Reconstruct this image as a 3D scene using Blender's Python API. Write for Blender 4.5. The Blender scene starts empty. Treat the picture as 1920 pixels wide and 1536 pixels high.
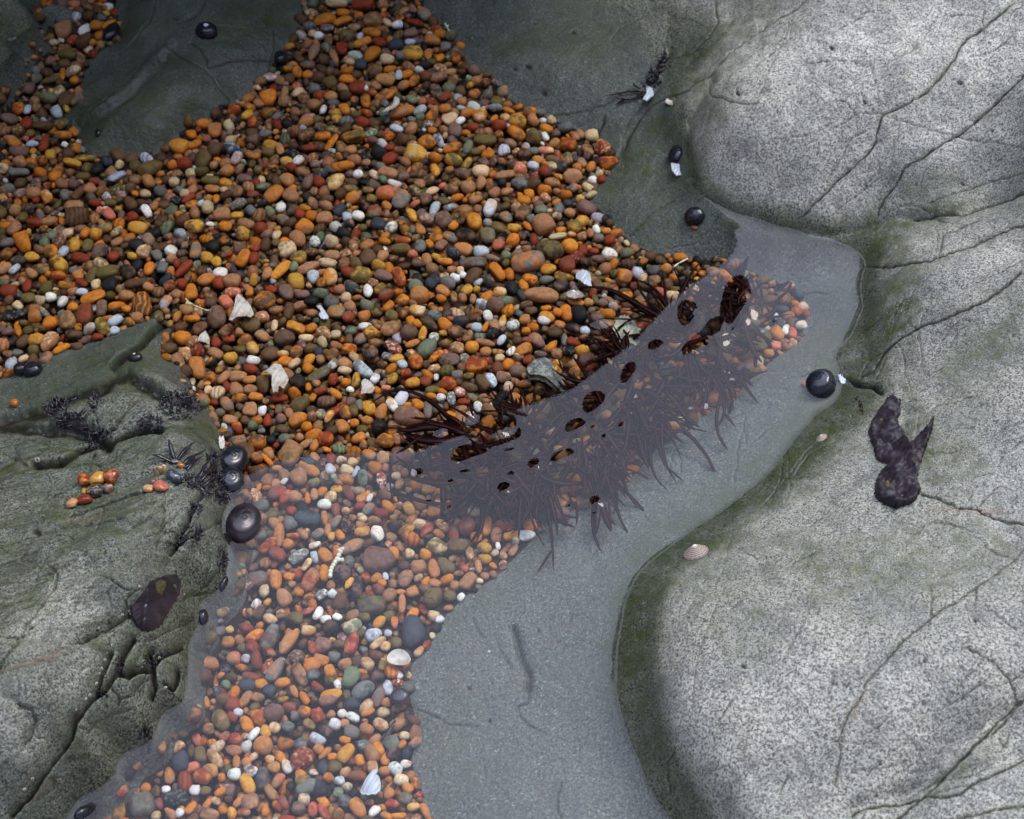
import bpy, bmesh, math, random
import numpy as np
from mathutils import Vector, Matrix
random.seed(7); RS = np.random.RandomState(11)
scene = bpy.context.scene; COL = scene.collection

# ------------------------------------------------------------------ camera
PITCH = math.radians(38.0); DIST = 1.12; KX = 0.6
CAM = np.array([0.0, -DIST*math.sin(PITCH), DIST*math.cos(PITCH)])
cd = bpy.data.cameras.new('camera'); cam = bpy.data.objects.new('camera', cd); COL.objects.link(cam)
cd.sensor_width = 36; cd.lens = 60; cd.clip_start = 0.01; cd.clip_end = 100
cam.location = CAM; cam.rotation_euler = (PITCH, 0, 0); scene.camera = cam
cd.dof.use_dof = True; cd.dof.focus_distance = 1.08; cd.dof.aperture_fstop = 14.0

# ------------------------------------------------------------------ light
SUN_AZ = math.radians(46); SUN_EL = math.radians(54)       # azimuth clockwise from +y
world = bpy.data.worlds.new('World'); scene.world = world; world.use_nodes = True
nt = world.node_tree; bg = nt.nodes['Background']
sky = nt.nodes.new('ShaderNodeTexSky'); sky.sky_type = 'NISHITA'; sky.sun_disc = False
sky.sun_elevation = SUN_EL; sky.sun_rotation = SUN_AZ; sky.air_density = 1.0; sky.dust_density = 3.0
hs = nt.nodes.new('ShaderNodeHueSaturation'); hs.inputs['Saturation'].default_value = 0.55
nt.links.new(sky.outputs[0], hs.inputs['Color'])
mx = nt.nodes.new('ShaderNodeMix'); mx.data_type = 'RGBA'; mx.blend_type = 'MIX'
mx.inputs[0].default_value = 0.75; mx.inputs[7].default_value = (8.3, 9.0, 12.3, 1)     # even cloud layer
nt.links.new(hs.outputs[0], mx.inputs[6])
tc = nt.nodes.new('ShaderNodeTexCoord'); dt = nt.nodes.new('ShaderNodeVectorMath'); dt.operation = 'DOT_PRODUCT'   # brightest part of the cloud layer
dt.inputs[1].default_value = (0.04, 0.46, 0.888); nt.links.new(tc.outputs['Generated'], dt.inputs[0])
mr = nt.nodes.new('ShaderNodeMapRange'); mr.interpolation_type = 'SMOOTHSTEP'
mr.inputs[1].default_value = 0.58; mr.inputs[2].default_value = 0.95; mr.inputs[3].default_value = 0.42; mr.inputs[4].default_value = 2.45
nt.links.new(dt.outputs['Value'], mr.inputs[0])
sc_ = nt.nodes.new('ShaderNodeVectorMath'); sc_.operation = 'SCALE'; nt.links.new(mx.outputs[2], sc_.inputs[0]); nt.links.new(mr.outputs[0], sc_.inputs['Scale'])
nt.links.new(sc_.outputs[0], bg.inputs['Color'])
bg.inputs['Strength'].default_value = 0.15
sd = bpy.data.lights.new('sun', 'SUN'); sd.energy = 1.35; sd.angle = math.radians(16); sd.color = (1.0, 0.91, 0.74)
sun = bpy.data.objects.new('sun', sd); COL.objects.link(sun)
sdir = Vector((math.sin(SUN_AZ)*math.cos(SUN_EL), math.cos(SUN_AZ)*math.cos(SUN_EL), math.sin(SUN_EL)))
sun.rotation_euler = sdir.to_track_quat('Z', 'Y').to_euler(); sun.location = sdir*3
vs = scene.view_settings; vs.view_transform = 'Standard'; vs.look = 'None'; vs.gamma = 1; vs.use_curve_mapping = False
vs.exposure = -0.04
scene.cycles.max_bounces = 8; scene.cycles.transparent_max_bounces = 12

# ------------------------------------------------------------------ helpers
def tag(o, label=None, cat=None, group=None, kind=None):
    if label: o['label'] = label
    if cat: o['category'] = cat
    if group: o['group'] = group
    if kind: o['kind'] = kind
    return o
def rays(px, py):
    px = np.asarray(px, float); py = np.asarray(py, float)
    xn = (px-960)/1920*KX; yn = -(py-768)/1920*KX
    c, s = math.cos(PITCH), math.sin(PITCH)
    return np.stack([xn, yn*c+s, yn*s-c], -1)
def at(px, py, z=0.0):                       # pixel of the traced photo -> point at height z
    d = rays(px, py); t = (np.asarray(z)-CAM[2])/d[..., 2]
    return CAM + d*t[..., None]
def to_px(P):
    P = np.asarray(P, float)-CAM; c, s = math.cos(PITCH), math.sin(PITCH)
    xc = P[..., 0]; yc = P[..., 1]*c+P[..., 2]*s; zc = P[..., 1]*s-P[..., 2]*c
    return xc/zc/KX*1920+960, 768-yc/zc/KX*1920
PXM = DIST*KX/1920                           # metres per photo pixel near the centre
def lattice(seed):
    return np.random.RandomState(seed).rand(257, 257)
_lat = {}
def vnoise(x, y, scale, seed=0):
    if seed not in _lat: _lat[seed] = lattice(seed)
    L = _lat[seed]; u = np.asarray(x)*scale+1000; v = np.asarray(y)*scale+1000
    i = np.floor(u).astype(int); j = np.floor(v).astype(int); fu = u-i; fv = v-j
    fu = fu*fu*(3-2*fu); fv = fv*fv*(3-2*fv); i %= 256; j %= 256
    return (L[j, i]*(1-fu)*(1-fv)+L[j, i+1]*fu*(1-fv)+L[j+1, i]*(1-fu)*fv+L[j+1, i+1]*fu*fv)*2-1
def fbm(x, y, scale, octv=4, seed=0, g=0.5):
    r = 0; a = 1; n = 0
    for k in range(octv):
        r = r+a*vnoise(x, y, scale*2**k, seed+k); n += a; a *= g
    return r/n
def in_poly(px, py, poly):
    px = np.asarray(px, float); py = np.asarray(py, float); ins = np.zeros(px.shape, bool)
    n = len(poly)
    for i in range(n):
        x1, y1 = poly[i]; x2, y2 = poly[(i+1) % n]
        if y1 == y2: continue
        c = ((y1 > py) != (y2 > py)) & (px < (x2-x1)*(py-y1)/(y2-y1)+x1)
        ins ^= c
    return ins
def build_mesh(name, V, F, mat, attrs=None, parent=None, smooth=True, loc=None):
    V = np.asarray(V, np.float32).reshape(-1, 3)
    if loc is not None: V = V-np.asarray(loc, np.float32)
    me = bpy.data.meshes.new(name)
    F = np.asarray(F, np.int32) if not isinstance(F, list) else F
    if isinstance(F, list):
        lens = np.array([len(f) for f in F], np.int32); flat = np.array([i for f in F for i in f], np.int32)
    else:
        lens = np.full(len(F), F.shape[1], np.int32); flat = F.ravel()
    me.vertices.add(len(V)); me.vertices.foreach_set('co', V.ravel())
    me.loops.add(len(flat)); me.loops.foreach_set('vertex_index', flat)
    me.polygons.add(len(lens)); st = np.zeros(len(lens), np.int32); st[1:] = np.cumsum(lens)[:-1]
    me.polygons.foreach_set('loop_start', st); me.polygons.foreach_set('loop_total', lens)
    if smooth: me.polygons.foreach_set('use_smooth', np.ones(len(lens), bool))
    for k, a in (attrs or {}).items():
        a = np.asarray(a, np.float32)
        if a.ndim == 1:
            at_ = me.attributes.new(k, 'FLOAT', 'POINT'); at_.data.foreach_set('value', a)
        elif a.shape[1] == 4:
            at_ = me.attributes.new(k, 'FLOAT_COLOR', 'POINT'); at_.data.foreach_set('color', a.ravel())
        else:
            at_ = me.attributes.new(k, 'FLOAT_VECTOR', 'POINT'); at_.data.foreach_set('vector', a.ravel())
    me.update(calc_edges=True); me.validate()
    if mat: me.materials.append(mat)
    o = bpy.data.objects.new(name, me); COL.objects.link(o)
    if loc is not None: o.location = loc
    if parent: o.parent = parent
    return o

# ------------------------------------------------------------------ node helper
class NT:
    def __init__(s, name):
        s.m = bpy.data.materials.new(name); s.m.use_nodes = True; s.t = s.m.node_tree
        s.b = s.t.nodes['Principled BSDF']; s.out = s.t.nodes['Material Output']
    def n(s, typ, **kw):
        nd = s.t.nodes.new('ShaderNode'+typ)
        for k, v in kw.items():
            if k == 'inp':
                for a, b in v.items():
                    if hasattr(b, 'is_output') or isinstance(b, bpy.types.NodeSocket): s.t.links.new(b, nd.inputs[a])
                    else: nd.inputs[a].default_value = b
            else: setattr(nd, k, v)
        return nd
    def link(s, a, b): s.t.links.new(a, b)
    def attr(s, name): return s.n('Attribute', attribute_name=name)
    def noise(s, vec, scale, detail=2, rough=0.5): return s.n('TexNoise', inp={'Vector': vec, 'Scale': scale, 'Detail': detail, 'Roughness': rough}).outputs['Fac']
    def ramp(s, f, lo, hi, a=0.0, b=1.0):
        return s.n('MapRange', interpolation_type='SMOOTHSTEP', inp={0: f, 1: lo, 2: hi, 3: a, 4: b}).outputs[0]
    def math(s, op, a, b=0.0, clamp=False): return s.n('Math', operation=op, use_clamp=clamp, inp={0: a, 1: b}).outputs[0]
    def mix(s, f, a, b, blend='MIX'): return s.n('Mix', data_type='RGBA', blend_type=blend, inp={0: f, 6: a, 7: b}).outputs[2]
    def bump(s, h, strength=0.3, dist=0.001, normal=None):
        i = {'Height': h, 'Strength': strength, 'Distance': dist}
        if normal is not None: i['Normal'] = normal
        return s.n('Bump', inp=i).outputs[0]
    def pos(s): return s.n('NewGeometry').outputs['Position']
    def obj(s): return s.n('TexCoord').outputs['Object']
def c4(r, g, b): return (r, g, b, 1)

def rock_material():
    k = NT('wet_sea_rock'); P = k.pos()
    grain = k.noise(P, 620, 2, 0.7); grain2 = k.noise(P, 1300, 1, 0.6); big = k.noise(P, 22, 4, 0.6); mid = k.noise(P, 110, 3, 0.6)
    dry = k.attr('dry').outputs['Fac']; alg = k.attr('alg').outputs['Fac']; crk = k.attr('crk').outputs['Fac']
    warm = k.attr('warm').outputs['Fac']; wet = k.attr('wet').outputs['Fac']
    g = k.math('ADD', k.math('MULTIPLY', grain, 0.6), k.math('MULTIPLY', grain2, 0.4))
    sp = k.ramp(g, 0.41, 0.58)
    wetc = k.mix(sp, c4(.014, .016, .010), c4(.240, .250, .188))
    dryc = k.mix(sp, c4(.18, .165, .135), c4(.66, .66, .545))
    sub = k.attr('sub').outputs['Fac']
    wetc = k.mix(k.math('MULTIPLY', sub, .52), wetc, c4(.070, .088, .092))
    base = k.mix(dry, wetc, dryc)
    base = k.mix(k.math('MULTIPLY', k.ramp(k.noise(P, 55, 4, .7), .48, .66), .45), base, c4(.105, .10, .085))
    base = k.mix(k.math('MULTIPLY', k.ramp(big, .4, .7), .35), base, c4(.085, .10, .098))
    pits = k.math('MULTIPLY', k.ramp(grain, .30, .40, 1, 0), k.ramp(dry, .2, .9))
    base = k.mix(k.math('MULTIPLY', pits, .8), base, c4(.10, .07, .06))
    fle = k.math('MULTIPLY', k.ramp(k.noise(P, 980, 1, .5), .64, .70), k.ramp(dry, 0, 1, .35, .8))
    base = k.mix(fle, base, c4(.72, .74, .70))
    # algae film in clumps
    gm = k.math('MULTIPLY', alg, k.ramp(k.math('ADD', k.math('MULTIPLY', grain, .8), k.math('MULTIPLY', mid, .3)), .515, .585), True)
    base = k.mix(k.math('MULTIPLY', gm, .95), base, k.mix(mid, c4(.022, .036, .004), c4(.090, .115, .014)))
    base = k.mix(k.math('MULTIPLY', alg, .16), base, c4(.040, .058, .022))
    base = k.mix(warm, base, c4(.20, .12, .075))
    base = k.mix(wet, base, c4(.42, .46, .38), 'MULTIPLY')
    ck = k.math('MULTIPLY', crk, k.ramp(k.noise(P, 260, 2), .25, .5, .75, 1), True)
    base = k.mix(ck, base, k.mix(k.ramp(mid, .45, .6), c4(.008, .010, .004), c4(.022, .015, .009)))
    k.link(base, k.b.inputs['Base Color'])
    k.link(k.ramp(wet, 0, 1, .62, .38), k.b.inputs['Roughness']); k.b.inputs['Specular IOR Level'].default_value = .35
    h = k.math('ADD', k.math('MULTIPLY', g, .5), k.math('ADD', k.math('MULTIPLY', mid, .9), k.math('MULTIPLY', k.noise(P, 260, 3, .6), .8)))
    k.link(k.bump(h, .55, .0011), k.b.inputs['Normal'])
    return k.m
def plain(name, col, rough=.5, spec=.5, var=.25, scale=400, bump=.2, col2=None, lo=.4, hi=.6):
    k = NT(name); P = k.obj(); n = k.noise(P, scale, 3, .6); n2 = k.noise(P, scale*.23, 3, .6)
    c2 = col2 or tuple(c*(1-var) for c in col)
    k.link(k.mix(k.ramp(k.math('ADD', k.math('MULTIPLY', n, .4), k.math('MULTIPLY', n2, .6)), lo, hi), c4(*col), c4(*c2)), k.b.inputs['Base Color'])
    k.b.inputs['Roughness'].default_value = rough; k.b.inputs['Specular IOR Level'].default_value = spec
    k.link(k.bump(n, bump, .0006), k.b.inputs['Normal'])
    return k.m
def pebble_material(name, rough, spec):
    k = NT(name); P = k.obj(); off = k.attr('prnd').outputs['Vector']
    V = k.n('VectorMath', operation='ADD', inp={0: P, 1: off}).outputs[0]
    c1 = k.attr('pcol').outputs['Color']; c2 = k.attr('pcol2').outputs['Color']; fl = k.attr('pflag').outputs['Vector']
    sx = k.n('SeparateXYZ', inp={0: fl})
    lo = k.noise(V, 170, 2, .6); hi = k.noise(V, 1100, 2, .6); md = k.noise(V, 420, 3, .65)
    two = k.ramp(lo, .42, .62)
    base = k.mix(k.math('MULTIPLY', two, sx.outputs[0]), c1, c2)
    spk = k.math('MULTIPLY', k.math('MULTIPLY', k.ramp(md, .50, .64), .75), sx.outputs[1])
    base = k.mix(spk, base, c2)
    wv = k.n('TexWave', wave_type='BANDS', inp={'Vector': V, 'Scale': 95.0, 'Distortion': 7.0, 'Detail': 2.0, 'Detail Scale': 1.2}).outputs['Fac']
    base = k.mix(k.math('MULTIPLY', k.ramp(wv, .55, .8), sx.outputs[2]), base, c2)
    sh = k.math('ADD', k.ramp(md, .3, .7, .80, 1.16), k.ramp(hi, .3, .7, -.10, .10))
    cc = k.n('CombineColor', inp={0: sh, 1: sh, 2: sh}).outputs[0]
    base = k.mix(1.0, base, cc, 'MULTIPLY')
    k.link(base, k.b.inputs['Base Color']); k.b.inputs['Roughness'].default_value = rough
    k.b.inputs['Specular IOR Level'].default_value = spec
    k.link(k.bump(k.math('ADD', md, k.math('MULTIPLY', hi, .3)), .25, .0008), k.b.inputs['Normal'])
    return k.m
def water_material():
    k = NT('still_sea_water'); t = k.t; t.nodes.remove(k.b)
    fr = k.n('Fresnel', inp={'IOR': 1.334}); tr = k.n('BsdfTransparent', inp={'Color': (.965, .985, .975, 1)})
    gl = k.n('BsdfGlossy', inp={'Roughness': 0.0, 'Color': (1, 1, 1, 1)})
    mxs = k.n('MixShader', inp={0: fr.outputs[0], 1: tr.outputs[0], 2: gl.outputs[0]})
    k.link(mxs.outputs[0], k.out.inputs['Surface']); return k.m
M = dict(rock=rock_material(), water=water_material(), peb=pebble_material('submerged_pebble', .55, .15), pebwet=pebble_material('wet_pebble', .16, .6),
         bed=plain('dark_grit', (.05, .034, .022), .8, .2, .6, 500, .6),
         cliff=plain('dark_cliff_rock', (.045, .048, .045), .8, .2, .5, 12, .5),
         weed=plain('dark_red_seaweed', (.007, .0010, .0010), .42, .12, .6, 300, .3, col2=(.022, .0022, .0018)),
         black=plain('wet_black_weed', (.010, .007, .010), .22, .6, .5, 600, .5, col2=(.024, .017, .026)),
         nori=plain('dry_black_crust', (.012, .008, .011), .5, .4, .4, 350, 1.0, col2=(.034, .024, .030)),
         lichen=plain('yellow_crust', (.11, .09, .035), .8, .2, .5, 700, .6),
         snail=plain('black_snail_shell', (.007, .009, .013), .19, .5, .4, 300, .12, col2=(.018, .02, .028)),
         mussel=plain('purple_black_shell', (.011, .008, .010), .28, .5, .4, 160, .35, col2=(.030, .020, .028)),
         white=plain('white_shell', (.60, .57, .50), .45, .4, .25, 260, .3, col2=(.42, .33, .24), lo=.46, hi=.62),
         pearl=plain('pearly_shell', (.52, .56, .60), .25, .5, .2, 120, .2, col2=(.52, .58, .66)),
         barn=plain('barnacle_plates', (.52, .46, .38), .7, .3, .5, 1500, .8),
         hole=plain('barnacle_opening', (.035, .022, .018), .8, .2),
         coral=plain('pale_coralline', (.80, .82, .62), .6, .3, .2, 500, .3))
# ------------------------------------------------------------------ terrain
LEV = -0.026                                  # top of the gravel
PEBBLE_POLY = [(85,-60),(92,0),(58,45),(42,100),(30,125),(-40,190),(-200,330),(-200,760),(0,712),(25,700),(62,682),(100,668),(130,655),(165,642),(200,632),(245,612),(290,598),
 (318,606),(320,622),(305,650),(300,668),(332,690),(345,702),(340,728),(372,750),(400,782),(415,822),(430,850),(450,900),(470,980),(440,1040),(415,1120),(395,1180),(382,1215),(392,1262),(372,1332),(335,1385),
 (295,1432),(245,1472),(200,1500),(185,1560),(150,1760),(850,1760),(812,1560),(805,1530),(788,1480),(770,1430),(785,1370),(765,1300),(770,1250),(808,1210),(826,1165),(868,1122),(930,1080),(990,1020),(1018,988),
 (1110,935),(1185,895),(1205,868),(1270,802),(1330,775),(1378,738),(1440,682),(1500,640),(1512,590),(1490,542),(1440,528),(1400,506),(1365,490),(1280,484),(1220,474),(1180,456),(1148,418),
 (1122,392),(1092,378),(1112,366),(1132,338),(1160,305),(1140,270),(1100,252),(1060,236),(1000,212),(948,185),(928,152),(882,130),(868,108),(840,62),(800,32),(785,0),(770,-60),(560,-60),(570,0),(560,60),(530,95),(508,132),(480,160),
 (450,188),(430,202),(392,226),(345,240),(332,272),(290,290),(205,300),(165,290),(148,262),(122,240),(120,215),(148,195),(153,160),(150,140),(172,108),(190,90),(228,72),(222,45),(212,0),(205,-60)]
H0 = """
-60 -60 5;0 0 3.5;0 60 2.2;40 0 2.2;0 130 .2;30 100 -.3;60 30 .1;85 0 .1;88 60 -2.2;68 110 -2.2;25 165 -2.2;112 0 -2.2;125 -60 -2.2;-40 230 -2.2;-100 150 3;-100 0 6
250 40 -1.1;350 30 -.9;460 40 -1.2;300 110 -.9;250 180 -.9;350 180 -.7;200 240 -1.4;300 240 -1.2;420 120 -1.1;500 60 -1.7;400 200 -1.7;170 270 -2;240 -60 -1;450 -60 -1
850 20 -1.6;950 40 -.9;1080 40 -.5;1150 20 -.2;1250 20 .8;950 120 -1.4;1050 130 -.8;1150 140 -.7;1220 170 -.6;1240 110 0;1050 -60 .3;1250 -60 2;1150 220 -1.6;1200 290 -1.5;1180 360 -1.8;1250 380 -1.3;1250 440 -1.9;1330 440 -1.3;1350 475 -2;1260 320 -1.1;1230 240 -1.2
1285 270 -.3;1292 330 -.2;1290 150 .8;1300 60 1.4;1370 20 3.0
1298 232 1.4;1330 170 3.2;1345 250 3.4;1320 300 1.5;1350 350 .8;1400 330 2.1;1400 380 .6;1450 415 .3;1390 413 0;1450 433 0;1510 454 0;1580 463 0
1500 150 6.4;1400 100 4.6;1700 150 8;1900 60 10;1900 -80 12;1500 -80 8;1300 -80 3.4;1500 300 3.9;1480 380 1.4;1600 330 3.3;1560 400 1.3;1750 300 5.2;1900 250 7.4;1640 390 1.9;1650 420 1.5;1720 405 2.6;1800 385 4.2;1900 345 5.6
1625 500 0;1612 540 0;1620 580 0;1600 622 0;1568 655 0;1562 690 0;1582 715 0;1566 755 0;1530 776 0;1498 812 0;1440 888 0;1370 945 0;1300 992 0;1250 1030 0;1202 1070 0;1176 1120 0;1164 1180 0;1156 1260 0;1166 1345 0;1200 1430 0;1258 1536 0;1320 1640 0
1680 470 2.6;1700 520 3.4;1800 470 5;1920 440 6.6;1680 560 3.2;1650 620 1.6;1750 640 4.2;1900 600 7.2;1640 690 1.3;1700 760 3.4;1800 800 6;1920 800 7.6;2050 700 9;2050 1100 10;2050 200 13
1560 860 1.9;1500 900 1.5;1640 900 4.4;1430 980 1.9;1360 1020 1.6;1750 950 6.2;1900 1000 7.6;1262 1090 2.0;1232 1160 2.2;1222 1260 2.4;1240 1360 2.3;1285 1450 2.4;1345 1530 2.6;1300 1120 3.4;1290 1190 4.2;1278 1270 4.4;1300 1360 4.5;1345 1450 4.5;1400 1530 4.6
1500 1000 4;1400 1080 4.4;1370 1160 5.4;1380 1270 5.7;1420 1370 5.6;1480 1480 5.5;1600 1150 7.5;1800 1150 8.6;1920 1180 8.8;1500 1250 7.0;1700 1300 8.2;1600 1420 6.8;1850 1300 8.2;1880 1360 6.6;1800 1420 6.4;1720 1500 5.8;1900 1450 7;1850 1530 6.4;1600 1536 6;1700 1650 6;1400 1650 4.5;2000 1600 6
1560 560 -1.2;1560 620 -1;1540 500 -1.3;1480 470 -1.3;1420 450 -1.2;1590 500 -.6;1450 760 -1.3;1480 700 -1.1;1380 850 -1.3;1250 950 -1.4;1150 1000 -1.6;1050 1060 -1.7;1100 1150 -1.0;1000 1200 -1.8;1100 1300 -.9;900 1250 -2.1;900 1400 -2.1;1000 1450 -1.6;1100 1500 -1.2;850 1300 -2.3;900 1600 -1.9;1150 1650 -1
30 780 -.7;100 740 -.9;200 700 -1;280 640 -1.5;150 700 -1.4;-80 800 -.6;320 705 -.4;240 690 -.9
0 840 3.0;100 805 2.4;200 770 2.6;290 740 2.2;350 735 .2;395 782 .1;416 850 .2;418 910 .4;421 990 .2;418 1060 .1;388 1130 .1;362 1180 .1;347 1215 0;358 1262 0;340 1332 0;292 1392 0;240 1440 0;182 1492 0;120 1536 0;60 1600 0;310 1442 -3.2;268 1482 -3.2;228 1518 -3.2;350 1388 -3.2;386 1325 -3.2;408 1255 -3.2;215 1570 -3.2;175 1535 -2.4
380 830 2.6;330 790 3.6;240 820 3.6;120 880 4;0 900 4.5;300 880 5.2;380 900 4.2;395 980 4.2;390 1060 3.2;350 1110 4.6;325 1180 3.6;200 930 6;100 1000 7.2;0 1050 8;300 1000 7;150 1100 9;280 1120 7.6;0 1200 10.5;80 1300 10.5;180 1220 8.2;260 1210 5.6;330 1240 2.4;320 1290 2.8;250 1330 4;280 1370 1.8;180 1400 4.6;100 1430 5.6;200 1450 1.8;100 1500 3;0 1400 8.6;0 1500 5;-100 1000 9;-100 1300 11;-100 1600 5
""".replace(';', '\n').split('\n')
ctl = [tuple(map(float, l.split())) for l in H0 if l.strip()]
ctl = [(a, b, h*.68 if (a < 430 and b > 750 and h > 0) else h) for a, b, h in ctl]
cx = [c[0] for c in ctl]; cy = [c[1] for c in ctl]; cz = [c[2]/100 for c in ctl]
pp = np.array(PEBBLE_POLY, float)
for i in range(0, len(pp), 2):
    x, y = pp[i]
    cx.append(x); cy.append(y); cz.append(LEV-0.001)
for x, y in [(-80,400),(60,450),(60,560),(200,480),(350,380),(350,520),(500,280),(500,450),(500,620),(650,120),(650,300),(650,480),(650,650),(800,250),(800,420),(800,600),(800,780),(950,330),(950,500),(950,680),(1100,450),(1100,600),(1250,560),(1250,700),(1400,600),(950,860),(1100,780),(800,950),(650,900),(520,800),(520,1000),(650,1080),(500,1180),(650,1250),(450,1350),(600,1430),(400,1480),(700,1400),(650,1600),(300,1600),(100,100),(70,200),(60,320),(680,20)]:
    cx.append(x); cy.append(y); cz.append(LEV-0.016)
P0 = at(np.array(cx), np.array(cy), np.array(cz)); cz = np.array(cz)
def tps_fit(X, z, lam=1.2e-4):
    n = len(X); d2 = ((X[:, None]-X[None])**2).sum(-1); K = .5*d2*np.log(d2+1e-12)
    A = np.zeros((n+3, n+3)); A[:n, :n] = K+lam*np.eye(n); Pm = np.c_[np.ones(n), X]; A[:n, n:] = Pm; A[n:, :n] = Pm.T
    return np.linalg.solve(A, np.r_[z, 0, 0, 0])
W = tps_fit(P0[:, :2], cz)
def tps_eval(x, y):
    out = W[-3]+W[-2]*x+W[-1]*y
    for i in range(len(P0)):
        d2 = (x-P0[i, 0])**2+(y-P0[i, 1])**2; out = out+W[i]*.5*d2*np.log(d2+1e-12)
    return out
# coarse evaluation, then bicubic-like upsample
GX0, GX1, GY0, GY1 = -0.56, 0.60, -0.46, 0.62
cn = 260
gx = np.linspace(GX0, GX1, cn); gy = np.linspace(GY0, GY1, cn)
CH = tps_eval(*np.meshgrid(gx, gy))
def samp(G, x, y):
    u = np.clip((x-GX0)/(GX1-GX0)*(cn-1), 1, cn-3.001); v = np.clip((y-GY0)/(GY1-GY0)*(cn-1), 1, cn-3.001)
    i = u.astype(int); j = v.astype(int); fu = u-i; fv = v-j
    def w(t): return [((-t+2)*t-1)*t/2, (((3*t-5)*t)*t+2)/2, ((-3*t+4)*t+1)*t/2, ((t-1)*t*t)/2]
    wu = w(fu); wv = w(fv); r = 0
    for b in range(4):
        for a in range(4): r = r+G[j+b-1, i+a-1]*wu[a]*wv[b]
    return r

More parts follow.
